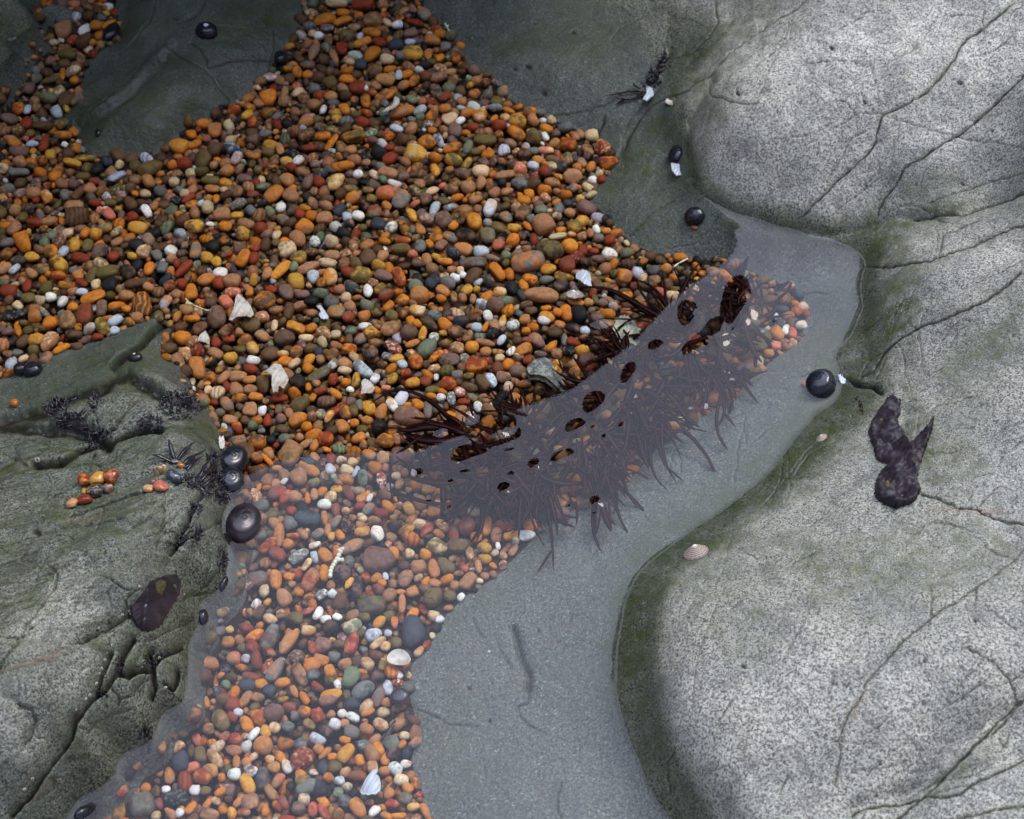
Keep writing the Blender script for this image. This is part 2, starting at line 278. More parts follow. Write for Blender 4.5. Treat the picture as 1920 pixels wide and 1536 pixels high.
# cracks traced in the photograph: tile origin, then width, strength and points at three times the photo's scale
CR = """
1280 0|2.2 1|1870 0 1760 100 1690 165 1600 220 1560 270 1530 340 1480 400 1380 510 1280 575 1150 630 1120 650 1115 690 1095 740 1090 790 1050 850 960 940 870 1010 800 1095 740 1150 670 1220
1280 0|2.4 1|1960 390 1860 500 1790 560 1700 640 1620 710 1560 750 1480 790 1380 860 1250 940 1210 1020 1150 1100 1110 1160 1105 1200
1280 0|1.2 .6|1120 650 1250 685 1400 725 1520 750 1650 790 1790 810 1960 850
1280 0|2 .7|700 0 610 60 540 100 450 170 380 210 330 255 260 310 200 370 165 410 120 440 40 490
1280 0|1.8 .8|150 440 152 520 170 545 250 560 330 585 420 590
1280 0|1.3 .45|600 140 570 220 510 340 480 400 450 480 420 560
1280 0|1.8 .7|1960 970 1800 1010 1680 1040 1500 1090 1380 1140
1280 0|3 .9|1960 1040 1860 1100 1750 1130 1600 1190 1450 1200 1290 1220
1280 0|2.6 1|1960 1250 1800 1310 1640 1380 1500 1430 1400 1465 1250 1490 1100 1510 1040 1500
1280 0|1.8 .8|1660 1240 1540 1290 1470 1320 1450 1400 1440 1450
1280 0|1.1 .5|1420 110 1380 170 1330 250 1260 300 1120 380
1280 0|1.2 .5|1220 700 1210 780 1160 850 1120 930 1050 1020
1280 0|2 .7|180 0 190 60 200 120 150 200 60 290 -60 330
1280 512|3 1|1900 0 1800 90 1690 170 1590 215 1480 260 1350 300 1240 360 1140 440 1080 540 1000 590
1280 512|1.5 .7|1270 240 1270 280 1310 310 1350 305
1280 512|4 1|860 590 920 605 1000 630 1080 640 1120 670
1280 512|2.6 1|1340 1250 1420 1270 1530 1320 1650 1330 1750 1375 1960 1415
1280 512|1 .5|1920 840 1800 880 1650 980 1500 1010 1390 1010
1280 512|1.3 .7|1670 1310 1750 1220 1800 1200
1280 512|1.6 .45|820 900 700 1000 600 1130 500 1250 430 1330
1280 1024|1.7 .85|1960 -40 1850 90 1700 200 1560 300 1440 370 1250 520 1130 650 1030 770 1010 840 930 950 900 1030 880 1090 890 1160 870 1280 860 1340
1280 1024|1.8 .9|1600 560 1660 590 1760 650 1840 750 1870 830 1880 900
1280 1024|2.8 1|1900 880 1780 990 1700 1070 1600 1170 1500 1270 1420 1350 1330 1430 1250 1500 1160 1580
1280 1024|2.5 .9|1960 830 1870 920 1800 1010 1740 1060
1280 1024|2.6 1|1960 1170 1800 1260 1650 1330 1570 1390 1480 1415 1380 1405 1290 1435 1150 1450 1000 1470 960 1510
1280 1024|2.2 .9|1960 1460 1780 1480 1650 1510 1540 1536
1280 1024|1.6 .35|720 50 600 270 500 450 400 680 350 710
1280 1024|1.2 .5|240 200 150 430 90 600 60 770 55 920
1280 1024|1.2 .4|380 920 350 1100 310 1230
1280 1024|1.3 .7|1840 1050 1830 1100 1810 1130 1780 1080
1280 1024|1.2 .5|1500 1220 1400 1250 1270 1270
640 1024|1.8 .8|370 900 450 930 550 970 600 1000 770 1010
640 1024|1.8 .7|1060 780 1050 880 1000 900 1010 960 1060 1010 1150 1050
640 1024|2 .8|1240 1320 1215 1420 1220 1500 1240 1536
640 1024|1.5 .5|800 1230 810 1300
640 1024|2 .9|1870 1150 1840 1220 1840 1300 1855 1400
640 1024|3 .5|740 400 770 470 800 510
640 1024|4 .45|970 460 1000 560 1020 640 1060 720 1050 800
640 1024|2.6 .4|850 450 880 560 930 640 970 690
640 1024|1.6 .7|440 1010 400 1040 395 1070
640 0|1.8 .7|490 100 620 110 760 70 870 40 980 10
640 0|3.4 1|1480 660 1465 720 1440 760
640 0|1.8 .7|1190 645 1300 640 1400 620 1470 590 1540 560
640 0|2.6 .8|1960 500 1750 590 1690 640 1650 710 1600 800 1560 890 1440 1000
640 0|1.4 .6|1920 1100 1830 1150 1750 1200 1680 1270 1620 1330
640 0|1.5 .5|1460 550 1430 580 1380 640
640 0|1.3 .5|1780 40 1640 130 1560 160 1520 220
0 0|2 .7|920 260 1000 310 1080 350 1150 390 1190 430 1230 490 1290 560 1285 590
0 0|2.4 .8|1080 240 1130 280 1160 330 1170 380 1200 375 1280 350 1370 340 1520 345
0 0|1.6 .6|1540 180 1550 240 1530 330 1510 420
0 0|2 .5|780 380 700 480 600 570 500 640 420 700
0 0|3 .7|980 130 1070 110 1130 60 1150 0
0 0|2 .5|700 280 760 220 840 120 880 0
0 512|9 1|-60 830 120 800 250 790 300 750 420 690 560 660 640 600 720 572 800 600 880 640 960 690 1060 722
0 512|10 1|-60 850 150 870 280 860 400 850 500 880 560 920 600 960
0 512|5 1|200 1070 350 1050 480 980 600 950 700 900 800 870 900 880
0 512|6 .9|950 270 850 330 790 400 700 470 640 520
0 512|3.5 .8|780 690 720 760 640 860 560 910
0 512|2.6 .8|390 1360 500 1320 600 1290 750 1240 850 1220
0 512|4 .9|1130 1260 1080 1330 1050 1410 1000 1480 950 1560
0 512|3.5 .9|1240 1400 1150 1440 1100 1480 980 1510
0 512|2 .5|0 1380 200 1290 400 1200 560 1080 700 1000
0 512|1.6 .5|0 1200 200 1130 400 1040 560 980
0 512|1.6 .45|700 1450 850 1380 1000 1250
0 512|1.6 .5|120 1500 300 1420 500 1400 700 1380
0 1024|2.4 .7|320 150 300 240 230 340 150 440 90 540 -40 670
0 1024|3 .9|430 520 550 460 650 400 720 370
0 1024|2.6 .8|720 370 700 290 780 240
0 1024|3.5 1|1170 260 1080 265 1030 290
0 1024|3 .9|1210 150 1180 200 1130 230
0 1024|5 1|610 590 580 660 540 750 500 850 400 940 380 1050 320 1150 220 1280 150 1390 60 1500
0 1024|6 1|740 510 690 580 660 680 600 760 520 830
0 1024|6 1|1000 550 900 600 850 650 830 680 720 700 660 700
0 1024|4 1|850 560 830 600 850 660 860 740 870 790 850 850
0 1024|2.5 .9|1080 400 980 440 900 490 830 520
0 1024|4 1|990 680 990 740 970 800 920 770
0 1024|2.6 .9|660 850 740 830 800 760 830 700
0 1024|2.6 .9|620 780 670 850 660 880
0 1024|2.2 .8|750 900 640 930 540 980 470 1040
0 1024|3.5 .9|800 970 800 1020 850 1080 830 1160
0 1024|2.5 .8|100 880 160 900 190 960 170 1040 130 1100
0 1024|2 .8|1170 0 1180 100 1160 160
0 1024|1.6 .5|250 1150 100 1300 0 1400
0 1024|1.8 .5|0 700 120 660 230 610
0 1024|1.5 .45|600 240 620 330 560 440
0 1024|1.5 .4|0 420 120 330 260 290 420 250 560 230
0 1024|1.5 .4|0 100 140 60 260 90 320 150
"""
RW, RH, RO = 1980, 1600, 30
crk_img = np.zeros((RH, RW), np.float32); fr_img = np.zeros((RH, RW), np.float32)
def stamp(img, x0, y0, x1, y1, w, s, fn=None):
    r = w*3+2; a0 = int(max(0, min(x0, x1)-r+RO)); a1 = int(min(RW, max(x0, x1)+r+RO+1)); b0 = int(max(0, min(y0, y1)-r+RO)); b1 = int(min(RH, max(y0, y1)+r+RO+1))
    if a1 <= a0 or b1 <= b0: return
    yy, xx = np.mgrid[b0:b1, a0:a1]; xx = xx-RO; yy = yy-RO
    dx, dy = x1-x0, y1-y0; t = np.clip(((xx-x0)*dx+(yy-y0)*dy)/(dx*dx+dy*dy+1e-9), 0, 1)
    d = np.hypot(xx-x0-t*dx, yy-y0-t*dy); img[b0:b1, a0:a1] = np.maximum(img[b0:b1, a0:a1], s*np.exp(-(d/w)**2))
def wiggle(pts, step, amp):
    out = []
    for (x0, y0), (x1, y1) in zip(pts, pts[1:]):
        n = max(1, int(math.hypot(x1-x0, y1-y0)/step))
        for k in range(n):
            t = k/n; out.append((x0+(x1-x0)*t+random.gauss(0, amp), y0+(y1-y0)*t+random.gauss(0, amp)))
    out.append(pts[-1]); return out
CRACKS = []
for l in CR.strip().split('\n'):
    o, ws, pts = l.split('|'); ox, oy = map(float, o.split()); w, s = map(float, ws.split()); v = list(map(float, pts.split()))
    pts = [(ox+v[i]/3, oy+v[i+1]/3) for i in range(0, len(v), 2)]
    CRACKS.append((w, s, pts)); pts = wiggle(pts, 7, .9)
    for k, (a, b) in enumerate(zip(pts, pts[1:])):
        stamp(fr_img, a[0], a[1], b[0], b[1], w*1.5+4, .6*s*random.random())
        stamp(crk_img, a[0], a[1], b[0], b[1], max(1.6, w*(.9 if w < 4 else 1.3))*random.uniform(.6, 1.15), s*random.uniform(.75, 1))
SPOTS = [(1384,172,4.5),(1560,88,4),(1622,190,4),(1800,155,5),(1605,118,3),(1806,340,4),(1480,155,3),(1860,245,3),(1625,345,3),(1395,1245,5),(1735,1235,3),(1660,1325,3),(1830,1160,3),(70,1378,4),(68,992,5),(918,1350,3),(880,1290,3),(1010,1180,3),(1650,1430,3),(990,125,5),(1020,175,5),(965,130,4),(1075,60,4),(330,33,4),(160,60,4)]
for x, y, r in SPOTS: stamp(crk_img, x-r*.4, y, x+r*.4, y+r*.5, r*.8, .85)
_r = random.Random(5)
for _ in range(190):                            # hairline cracks, mostly running up to the right
    lft = _ < 60; x, y = (_r.uniform(0, 400), _r.uniform(820, 1500)) if lft else (_r.uniform(1250, 1920), _r.uniform(0, 1536)); a = math.radians(_r.gauss(-38 if lft else -52, 24)); pts = [(x, y)]
    for k in range(_r.randint(3, 9)):
        a += _r.gauss(0, .22); x += 16*math.cos(a); y += 16*math.sin(a); pts.append((x, y))
    pts = wiggle(pts, 5, .8); st = _r.uniform(.4, .95)
    for k, (p, q) in enumerate(zip(pts, pts[1:])): stamp(crk_img, p[0], p[1], q[0], q[1], 1.5, st*math.sin(math.pi*(k+1)/len(pts))**.5*_r.uniform(.4, 1))
def band(poly, w, amp):
    img = np.zeros((RH//4, RW//4), np.float32); yy, xx = np.mgrid[0:RH//4, 0:RW//4]; xx = xx*4-RO; yy = yy*4-RO
    for (x0, y0), (x1, y1) in zip(poly, poly[1:]):
        dx, dy = x1-x0, y1-y0; t = np.clip(((xx-x0)*dx+(yy-y0)*dy)/(dx*dx+dy*dy+1e-9), 0, 1)
        d = np.hypot(xx-x0-t*dx, yy-y0-t*dy); img = np.maximum(img, amp*np.exp(-(d/w)**2))
    return img
def layer(items):
    r = np.zeros((RH//4, RW//4), np.float32)
    for it in items: r = np.maximum(r, band(*it))
    return r
alg_img = layer([([(1590,660),(1540,800),(1480,880),(1400,945),(1300,1015),(1225,1080),(1195,1160),(1190,1260)],66,1.0),([(1190,1260),(1230,1400),(1300,1536)],40,.5),
 ([(1640,440),(1690,500),(1680,570),(1640,640),(1590,700)],60,.95),([(1298,330),(1350,385),(1430,415),(1520,440),(1600,455),(1700,415),(1800,390)],30,.85),([(1330,200),(1300,120),(1380,50),(1450,10)],55,.7),
 ([(1780,860),(1700,800),(1620,780)],80,.75),([(1500,1040),(1620,1080),(1750,1060),(1850,1020)],90,.6),([(1350,1080),(1400,1180)],70,.5),([(1900,600),(1800,700)],60,.6),([(1700,350),(1900,370)],45,.5),([(1850,1400),(1720,1510)],22,.7),
 ([(200,250),(330,170)],75,1),([(440,60),(520,40)],60,.9),([(250,60),(330,20)],50,.6),([(960,60),(1100,60)],80,.55),([(1150,320),(1250,300)],70,.85),([(1270,400),(1200,430)],50,.6),([(1280,200),(1230,260)],40,.8),
 ([(60,740),(200,690),(300,640)],60,1),([(0,870),(150,860),(300,810),(380,800)],45,.95),([(310,830),(370,810)],16,1),([(60,960),(250,940)],60,.75),([(0,1050),(300,980)],70,.6),([(40,1150),(150,1080)],70,.6),([(200,1200),(280,1150)],50,.6),([(250,1240),(350,1220)],35,.6),([(60,1480),(180,1350)],50,.6),([(0,1250),(60,1180)],40,.5),([(10,40),(40,60)],50,.7),([(820,1180),(1010,1000)],40,.35),([(870,1330),(860,1500)],50,.3)])
dry_img = layer([([(1450,60),(1650,120),(1900,60)],190,1),([(1420,210),(1600,260),(1850,230)],110,.95),([(1400,300),(1480,370),(1620,350)],60,.95),([(1345,250),(1360,330)],40,.9),([(1280,1280),(1330,1400),(1420,1500)],60,.75),([(1720,470),(1900,470)],60,.55),([(1850,900),(1900,950)],90,.9),([(1560,560+680),(1450,1330),(1700,1330)],130,.72),([(1350,1230),(1330,1380)],60,.5),([(1880,1200),(1850,1500),(1600,1480)],90,.6),
 ([(10,1340),(40,1400)],48,.95),([(150,1110),(60,1180)],50,.55),([(280,980),(350,940)],50,.25),([(170,1240),(130,1290)],40,.4),([(1700,580),(1740,640)],40,.5),([(1680,740),(1720,790)],28,.6),([(1640,700),(1600,720)],22,.4),([(1620,1000),(1850,1120)],80,.35),([(1210,20),(1260,0)],40,.35)])
warm_img = layer([([(1490,720),(1500,700)],5,.1),([(1425,950),(1290,1000)],4,.1),([(30,870),(110,862),(160,850)],4,.25),([(120,975),(150,968),(200,960)],4,.25),([(0,1246),(60,1232),(110,1214)],3.2,.75),([(1880,960),(1740,955)],4,.5),([(95,1440+20),(40,1510)],5,.4),([(1620,1300),(1600,1340)],9,.4)])
def rs(img, px, py, q=1):
    u = np.clip((px+RO)/q, 0, img.shape[1]-1.001); v = np.clip((py+RO)/q, 0, img.shape[0]-1.001)
    i = u.astype(int); j = v.astype(int); fu = u-i; fv = v-j
    return img[j, i]*(1-fu)*(1-fv)+img[j, i+1]*fu*(1-fv)+img[j+1, i]*(1-fu)*fv+img[j+1, i+1]*fu*fv
GR = [(9,5,[(1335,148),(1315,180),(1296,225),(1290,280),(1303,332)]),(11,3.4,[(1330,378),(1400,412),(1480,434),(1560,440),(1620,427),(1680,402),(1760,405),(1850,380),(1960,345)]),(7,3.5,[(1255,95),(1242,150),(1215,190),(1180,240),(1165,290)]),
 (10,4,[(-30,1250),(60,1232),(140,1205),(240,1147)]),(12,4,[(205,1215),(160,1310),(110,1400),(50,1480)]),(11,3,[(160,985),(280,985),(400,1050)]),(12,3,[(120,1100),(70,1190)]),(9,3,[(20,1310),(62,1350),(45,1400)]),
 (14,3,[(1560,690),(1640,650),(1700,572),(1800,535),(1920,465)]),(12,2,[(1880,1330),(1790,1400),(1720,1470),(1640,1550)]),(12,3,[(1960,1400),(1800,1452),(1600,1510)]),(10,-3.5,[(325,75),(240,165),(135,235)]),(8,3,[(310,110),(230,190),(150,240)]),
 (12,-4,[(215,712),(280,690),(340,700),(348,730)]),(14,4,[(640/3,580/3+512),(900/3,700/3+512)]),(16,3.5,[(90,810),(200,812),(260,800)]),(9,3,[(240,1265),(280,1215),(330,1205)]),(10,3,[(270,1345),(285,1390)]),(14,2.5,[(1700,770),(1680,850),(1600,900)]),(12,2.5,[(960,1180),(985,1240),(990,1290)]),
 (16,3,[(0,960),(120,930),(260,900)]),(10,2.5,[(420,960),(340,1010),(310,1060)]),(18,-3,[(0,1040),(140,1000),(300,960)]),(14,3,[(0,1130),(90,1080),(230,1050)])]
grv_img = np.zeros((RH, RW), np.float32)
for w_, d_, pts in GR:
    t_ = np.zeros((RH, RW), np.float32); pts = wiggle([tuple(p) for p in pts], 14, 1.0)
    for a, b in zip(pts, pts[1:]): stamp(t_, a[0], a[1], b[0], b[1], w_, 1.0)
    grv_img += t_*d_/1000
for w, s_, pts in CRACKS:
    if w >= 4:
        t_ = np.zeros((RH, RW), np.float32); pts = wiggle(pts, 12, .8)
        for a, b in zip(pts, pts[1:]): stamp(t_, a[0], a[1], b[0], b[1], w*1.1, s_)
        grv_img += t_*.0052
CORNER = [(-400,-400),(120,-400),(95,0),(60,45),(40,100),(0,155),(-120,260),(-400,400)]
UPLEFT = [(200,-400),(212,0),(222,45),(150,140),(120,215),(122,240),(165,290),(290,290),(345,240),(450,188),(508,132),(560,60),(570,0),(562,-400)]
LEFTY = [(-500,560),(0,660),(300,590),(330,600),(360,690),(440,780),(500,900),(500,1000),(450,1080),(420,1180),(400,1260),(380,1340),(300,1440),(220,1540),(150,2200),(-500,2200)]
LEDGE_LINE = [(-500,800),(-20,789),(40,778),(83,775),(100,762),(140,742),(187,732),(213,712),(240,703),(267,712),(293,725),(320,742),(353,753),(375,745)]
CENTER = [(700,-400),(1255,-400),(1262,0),(1250,60),(1240,120),(1250,160),(1285,210),(1283,260),(1292,340),(1320,375),(1375,425),(1390,470),(1360,495),(1200,520),(1040,400),(1060,330),(1000,260),(800,140),(760,40)]
def label_of(px, py):
    lab = np.zeros(px.shape, np.int8)                                     # 0 = right rock
    left = in_poly(px, py, LEFTY); lx = [p[0] for p in LEDGE_LINE]; ly = [p[1] for p in LEDGE_LINE]
    lab[left] = 1; lab[left & (py < np.interp(px, lx, ly)) & (px < 380)] = 2
    lab[in_poly(px, py, CENTER)] = 3; lab[in_poly(px, py, UPLEFT)] = 4; lab[in_poly(px, py, CORNER)] = 5
    return lab
def terrain(x, y, detail=True):
    h = samp(CH, x, y); px, py = to_px(np.stack([x, y, h], -1))
    inside = in_poly(px, py, PEBBLE_POLY)
    c = rs(crk_img, px, py); gv = rs(grv_img, px, py); lab = label_of(px, py); left = (lab == 1) | (lab == 2)
    # foliation of the left rock, lumps elsewhere
    a = math.radians(28); u = x*math.cos(a)+y*math.sin(a); v = -x*math.sin(a)+y*math.cos(a); v = v+.006*fbm(x, y, 12, 3, 71)
    fol = fbm(u*.16, v, 150, 4, 31); fol2 = fbm(u*.22, v, 45, 3, 37)
    up = np.clip((h+.004)/.012, 0, 1); up = up*up*(3-2*up)
    n = np.where(left, .0015*fol*up+.0042*fol2*(.3+.7*up)+.0020*fbm(x, y, 70, 3, 5)-.0040*np.abs(fbm(u*.4, v, 24, 3, 43))*up, .0032*fbm(x, y, 17, 3, 3)*(.35+.65*up)+.0013*fbm(x, y, 60, 3, 9)+.0008*fbm(x, y, 130, 3, 10)*up-.0016*np.abs(fbm(x, y, 38, 3, 12))*up)
    n = n+.00028*fbm(x, y, 480, 2, 15)
    wl = np.exp(-(h/.006)**2)                      # keep the waterline where it was traced
    h2 = h-gv*(1-.7*wl)+n*(1-.82*wl)-c*np.where(left, .0042, .0020)*(1-.6*wl)
    return h2, px, py, c, lab, inside
def make_axis(a, b, lo, hi, fine):
    core = np.arange(lo, hi, fine); L = []; s = fine; p = lo
    while p > a: s = min(s*1.25, .02); p -= s; L.append(p)
    R = []; s = fine; p = core[-1]
    while p < b: s = min(s*1.25, .02); p += s; R.append(p)
    return np.r_[L[::-1], core, R]
AX = make_axis(-.52, .56, -.385, .405, .00055); AY = make_axis(-.44, .58, -.328, .40, .00060)
XX, YY = np.meshgrid(AX, AY)
HH, PX, PY, CK, LAB, INS = terrain(XX, YY)
gz = np.gradient(HH, axis=1)/np.gradient(XX, axis=1); gzy = np.gradient(HH, axis=0)/np.gradient(YY, axis=0)
slope = np.hypot(gz, gzy)
alg = rs(alg_img, PX, PY, 4)*(.75+.5*fbm(XX, YY, 40, 3, 51)+.6*fbm(XX, YY, 130, 2, 57)); dry = rs(dry_img, PX, PY, 4)*(.9+.35*fbm(XX, YY, 30, 3, 61))
spl_img = layer([([(1225,1120),(1215,1250),(1240,1380),(1300,1500)],60,1),([(1300,200),(1300,330),(1400,400),(1550,435)],55,-1)])
spl_img = band([(1225,1100),(1212,1250),(1240,1380),(1300,1536)],62,1)-band([(1320,180),(1330,300),(1420,370),(1560,400)],75,1)
wline = .016+.009*fbm(XX, YY, 20, 4, 83)+.012*rs(spl_img, PX, PY, 4)
dry = np.where(LAB == 0, np.maximum(dry, .40), dry); dry = np.clip(dry, 0, 1)*np.where(LAB == 0, np.clip((HH-wline+.004)/.010, 0, 1), np.clip((HH-.006)/.02, 0, 1)); alg = np.clip(alg, 0, 1)
warm = rs(warm_img, PX, PY, 4); wet = np.clip(1-(HH-wline+.003)/.011, 0, 1)*np.clip((HH+.002)/.002, 0, 1)*(.55+.35*np.clip(1-HH/.012, 0, 1)); wet = np.where(LAB == 1, np.maximum(wet, np.clip(.42+.5*fbm(XX, YY, 26, 3, 85), 0, .8)*np.clip(HH/.002, 0, 1)), wet); wet = np.where(LAB == 3, .42+.3*fbm(XX, YY, 45, 3, 87), np.where((LAB == 4) | (LAB == 5), .55+.4*fbm(XX, YY, 45, 3, 87), np.where(LAB == 2, .3+.4*fbm(XX, YY, 45, 3, 87), wet)))*1.0; wet = np.where((LAB == 3) & (PX > 1200), wet*np.clip((1290-PX)/90, 0, 1)+np.clip((PX-1200)/90, 0, 1)*.3, wet)
dark = np.clip((CK-.15)*1.5, 0, 1)
alg = np.maximum(alg, rs(fr_img, PX, PY)*np.clip(HH/.004, .3, 1))
_a = math.radians(28); _u = XX*math.cos(_a)+YY*math.sin(_a); _v = -XX*math.sin(_a)+YY*math.cos(_a)+.006*fbm(XX, YY, 12, 3, 71)
_f = np.exp(-(fbm(_u*.16, _v, 150, 4, 31)/.045)**2)*np.clip(fbm(_u*.5, _v, 30, 2, 75)*2+.6, 0, 1)
dark = np.maximum(dark, np.where((LAB == 1) | (LAB == 2), .55*_f, 0)); alg = alg+np.where(LAB == 1, .35*_f, 0)
ny, nx = XX.shape; idx = np.arange(nx*ny).reshape(ny, nx)
Q = np.stack([idx[:-1, :-1], idx[:-1, 1:], idx[1:, 1:], idx[1:, :-1]], -1).reshape(-1, 4)
flab = LAB[:-1, :-1].ravel().copy(); fins = INS[:-1, :-1].ravel() & (HH[:-1, :-1].ravel() < LEV+.004); flab[fins] = 9
VV = np.stack([XX, YY, HH], -1).reshape(-1, 3)
ROCKS = {0: ('boulder', 'broad pale grey rock filling the right side, speckled, cracked and green along the waterline', 'rock'),
         1: ('boulder', 'dark green-grey layered rock at lower left, dry, carrying black weed and loose pebbles', 'rock'),
         2: ('rock_ledge', 'mossy green ledge just under water between the gravel and the layered left rock', 'rock'),
         3: ('rock_shelf', 'dark grey smooth rock shelf under shaded water at top centre', 'rock'),
         4: ('rock_shelf', 'dark green sunken rock tongue at upper left with gravel on three sides', 'rock'),
         5: ('boulder', 'sliver of green-grey rock in the top left corner above the water', 'rock')}
sub = np.clip(-HH/.003, 0, 1)
flat = dict(sub=sub.ravel(), alg=alg.ravel(), dry=dry.ravel(), warm=warm.ravel(), wet=wet.ravel(), crk=dark.ravel())
for k in (0, 1, 2, 3, 4, 5, 9):
    q = Q[flab == k]; used = np.unique(q); remap = np.zeros(nx*ny, np.int32); remap[used] = np.arange(len(used))
    if k == 9:
        o = build_mesh('ground', VV[used], remap[q], M['bed']); tag(o, 'dark grit bed lying under the gravel of the pool', 'ground', kind='structure'); continue
    nm, lb, ct = ROCKS[k]
    o = build_mesh(nm, VV[used], remap[q], M['rock'], {a: v[used] for a, v in flat.items()}); tag(o, lb, ct)
# fast height lookup on the final surface
def ground_z(x, y):
    i = np.clip(np.searchsorted(AX, x)-1, 0, nx-2); j = np.clip(np.searchsorted(AY, y)-1, 0, ny-2)
    fu = np.clip((x-AX[i])/(AX[i+1]-AX[i]), 0, 1); fv = np.clip((y-AY[j])/(AY[j+1]-AY[j]), 0, 1)
    return HH[j, i]*(1-fu)*(1-fv)+HH[j, i+1]*fu*(1-fv)+HH[j+1, i]*(1-fu)*fv+HH[j+1, i+1]*fu*fv
def hit(px, py):                               # where the traced pixel meets the rock or gravel bed
    d = rays(float(px), float(py)); t0 = (0.2-CAM[2])/d[2]; t1 = (-.06-CAM[2])/d[2]; T = np.linspace(t0, t1, 500)
    P = CAM+d*T[:, None]; g = ground_z(P[:, 0], P[:, 1]); k = np.argmax(P[:, 2] < g)
    return P[k].copy()
def normal_at(p, e=.004):
    g = lambda a, b: float(ground_z(np.array([a]), np.array([b]))[0])
    return Vector((g(p[0]-e, p[1])-g(p[0]+e, p[1]), g(p[0], p[1]-e)-g(p[0], p[1]+e), 2*e)).normalized()

# ------------------------------------------------------------------ the overhanging cliff beyond the pool, whose dark mirror image shades the upper left
SIL = [(-420,900),(-100,905),(250,905),(430,912),(470,890),(520,866),(600,853),(700,850),(780,847),(850,822),(930,790),(973,766),(1017,752),(1073,730),(1133,685),(1190,640),(1250,575),(1290,540),(1340,505),(1370,482),(1383,458),(1375,432),(1345,388),(1312,350),(1298,320),(1290,200),(1290,60),(1290,-250)]
YC = 0.58
s_pts = []
for a, b in SIL:
    p = at(float(a), float(b), 0.0); d = rays(float(a), float(b)); r = np.array([d[0], d[1], -d[2]]); t = (YC-p[1])/r[1]; q = p+r*t; s_pts.append((q[0], q[2]))
def cliff():
    top = s_pts; n = len(top); xs = [p[0] for p in top]
    out = [(top[0][0]-.5, top[0][1]+.05)]+top+[(top[-1][0]+.02, -.3), (top[0][0]-.5, -.3)]
    dense = []
    for (x0, z0), (x1, z1) in zip(out, out[1:]+out[:1]):
        m = max(1, int(math.hypot(x1-x0, z1-z0)/.04))
        for k in range(m): dense.append((x0+(x1-x0)*k/m, z0+(z1-z0)*k/m))
    bm = bmesh.new(); vs_ = [bm.verts.new((x, YC, z)) for x, z in dense]; f = bm.faces.new(vs_)
    ex = bmesh.ops.extrude_face_region(bm, geom=[f]); top_v = [v for v in ex['geom'] if isinstance(v, bmesh.types.BMVert)]
    for v in top_v:
        v.co.y += .75; v.co.z *= .93; v.co.x -= .1
    bmesh.ops.triangulate(bm, faces=bm.faces[:]); bmesh.ops.subdivide_edges(bm, edges=bm.edges[:], cuts=2, use_grid_fill=True)
    bmesh.ops.recalc_face_normals(bm, faces=bm.faces[:])
    for v in bm.verts:
        if v.co.y > YC+.01: v.co.y += .08*math.sin(v.co.x*9+v.co.z*7); v.co.x += .05*math.sin(v.co.z*13+v.co.y*5)
    me = bpy.data.meshes.new('offscreen_cliff'); bm.to_mesh(me); bm.free(); me.materials.append(M['cliff'])
    o = bpy.data.objects.new('offscreen_cliff', me); COL.objects.link(o)
    tag(o, 'dark rock face rising beyond the far end of the pool', 'cliff', kind='structure')
cliff()
def side_shade_wall():  # unseen wall added to block sky light from the pool's upper left
    bm = bmesh.new(); nu, nv = 26, 26; g = []
    for j in range(nv+1):
        row = []
        for i in range(nu+1):
            t = i/nu; s = j/nv
            x = -.64-.2*s*(1-s)*2; y = .10+1.4*t; z = -.3+(.4+1.2*min(1, t*1.6))*s*1.3
            x += .06*fbm(np.array(y), np.array(z), 4, 4, 91)+.10*s
            row.append(bm.verts.new((float(x), y, z)))
        g.append(row)
    for j in range(nv):
        for i in range(nu): bm.faces.new((g[j][i], g[j][i+1], g[j+1][i+1], g[j+1][i]))
    r = bmesh.ops.extrude_face_region(bm, geom=bm.faces[:])
    for v in [e for e in r['geom'] if isinstance(e, bmesh.types.BMVert)]: v.co.x -= .5
    bmesh.ops.recalc_face_normals(bm, faces=bm.faces[:])
    me = bpy.data.meshes.new('offscreen_cliff'); bm.to_mesh(me); bm.free(); me.materials.append(M['cliff'])
    o = bpy.data.objects.new('offscreen_cliff', me); COL.objects.link(o)
    tag(o, 'dark rock face added out of view at left to darken the upper pool', 'cliff', kind='structure')
side_shade_wall()

# ------------------------------------------------------------------ water
BUMPS = """1300 600 13 17 -20 1;1292 585 8 8 0 1;1390 590 22 30 10 1.1;1410 560 20 24 0 1.1;1350 640 24 13 -30 1.2;1310 655 20 12 -30 1.2;1330 648 20 13 -30 1.1;1375 622 18 12 -30 1.1
1184 707 9 14 20 1;1121 767 14 16 30 1;1083 806 14 10 -20 1;1058 861 18 9 -20 1.1;1003 875 8 8 0 1.3;960 891 5 4 0 1.3;947 920 8 8 0 1.4;880 862 18 12 -20 1;900 855 18 12 -20 1;940 838 26 22 0 1;874 886 9 5 0 1.2;786 890 5 5 0 1.2;1113 803 4 4 0 1;1112 787 3 3 0 1;1134 821 4 4 0 1;1168 800 5 5 0 1;1119 944 9 8 0 1.6;1116 965 4 4 0 1.5;1235 652 9 7 0 1;1388 637 5 5 0 1;1460 605 10 6 -10 1.1;1068 951 3 3 0 1.3;846 905 3 3 0 1.2;843 953 2.5 2.5 0 1.3;804 942 3 2.5 0 1.3;937 812 17 15 0 1.9;1070 543 9 8 0 2;1122 603 12 6 0 2;882 781 7 6 0 2;824 806 6 5 0 2;1345 628 30 16 -30 1.3;1400 575 24 30 10 1.2;950 850 22 16 0 1.3""".replace(';', '\n').split('\n')
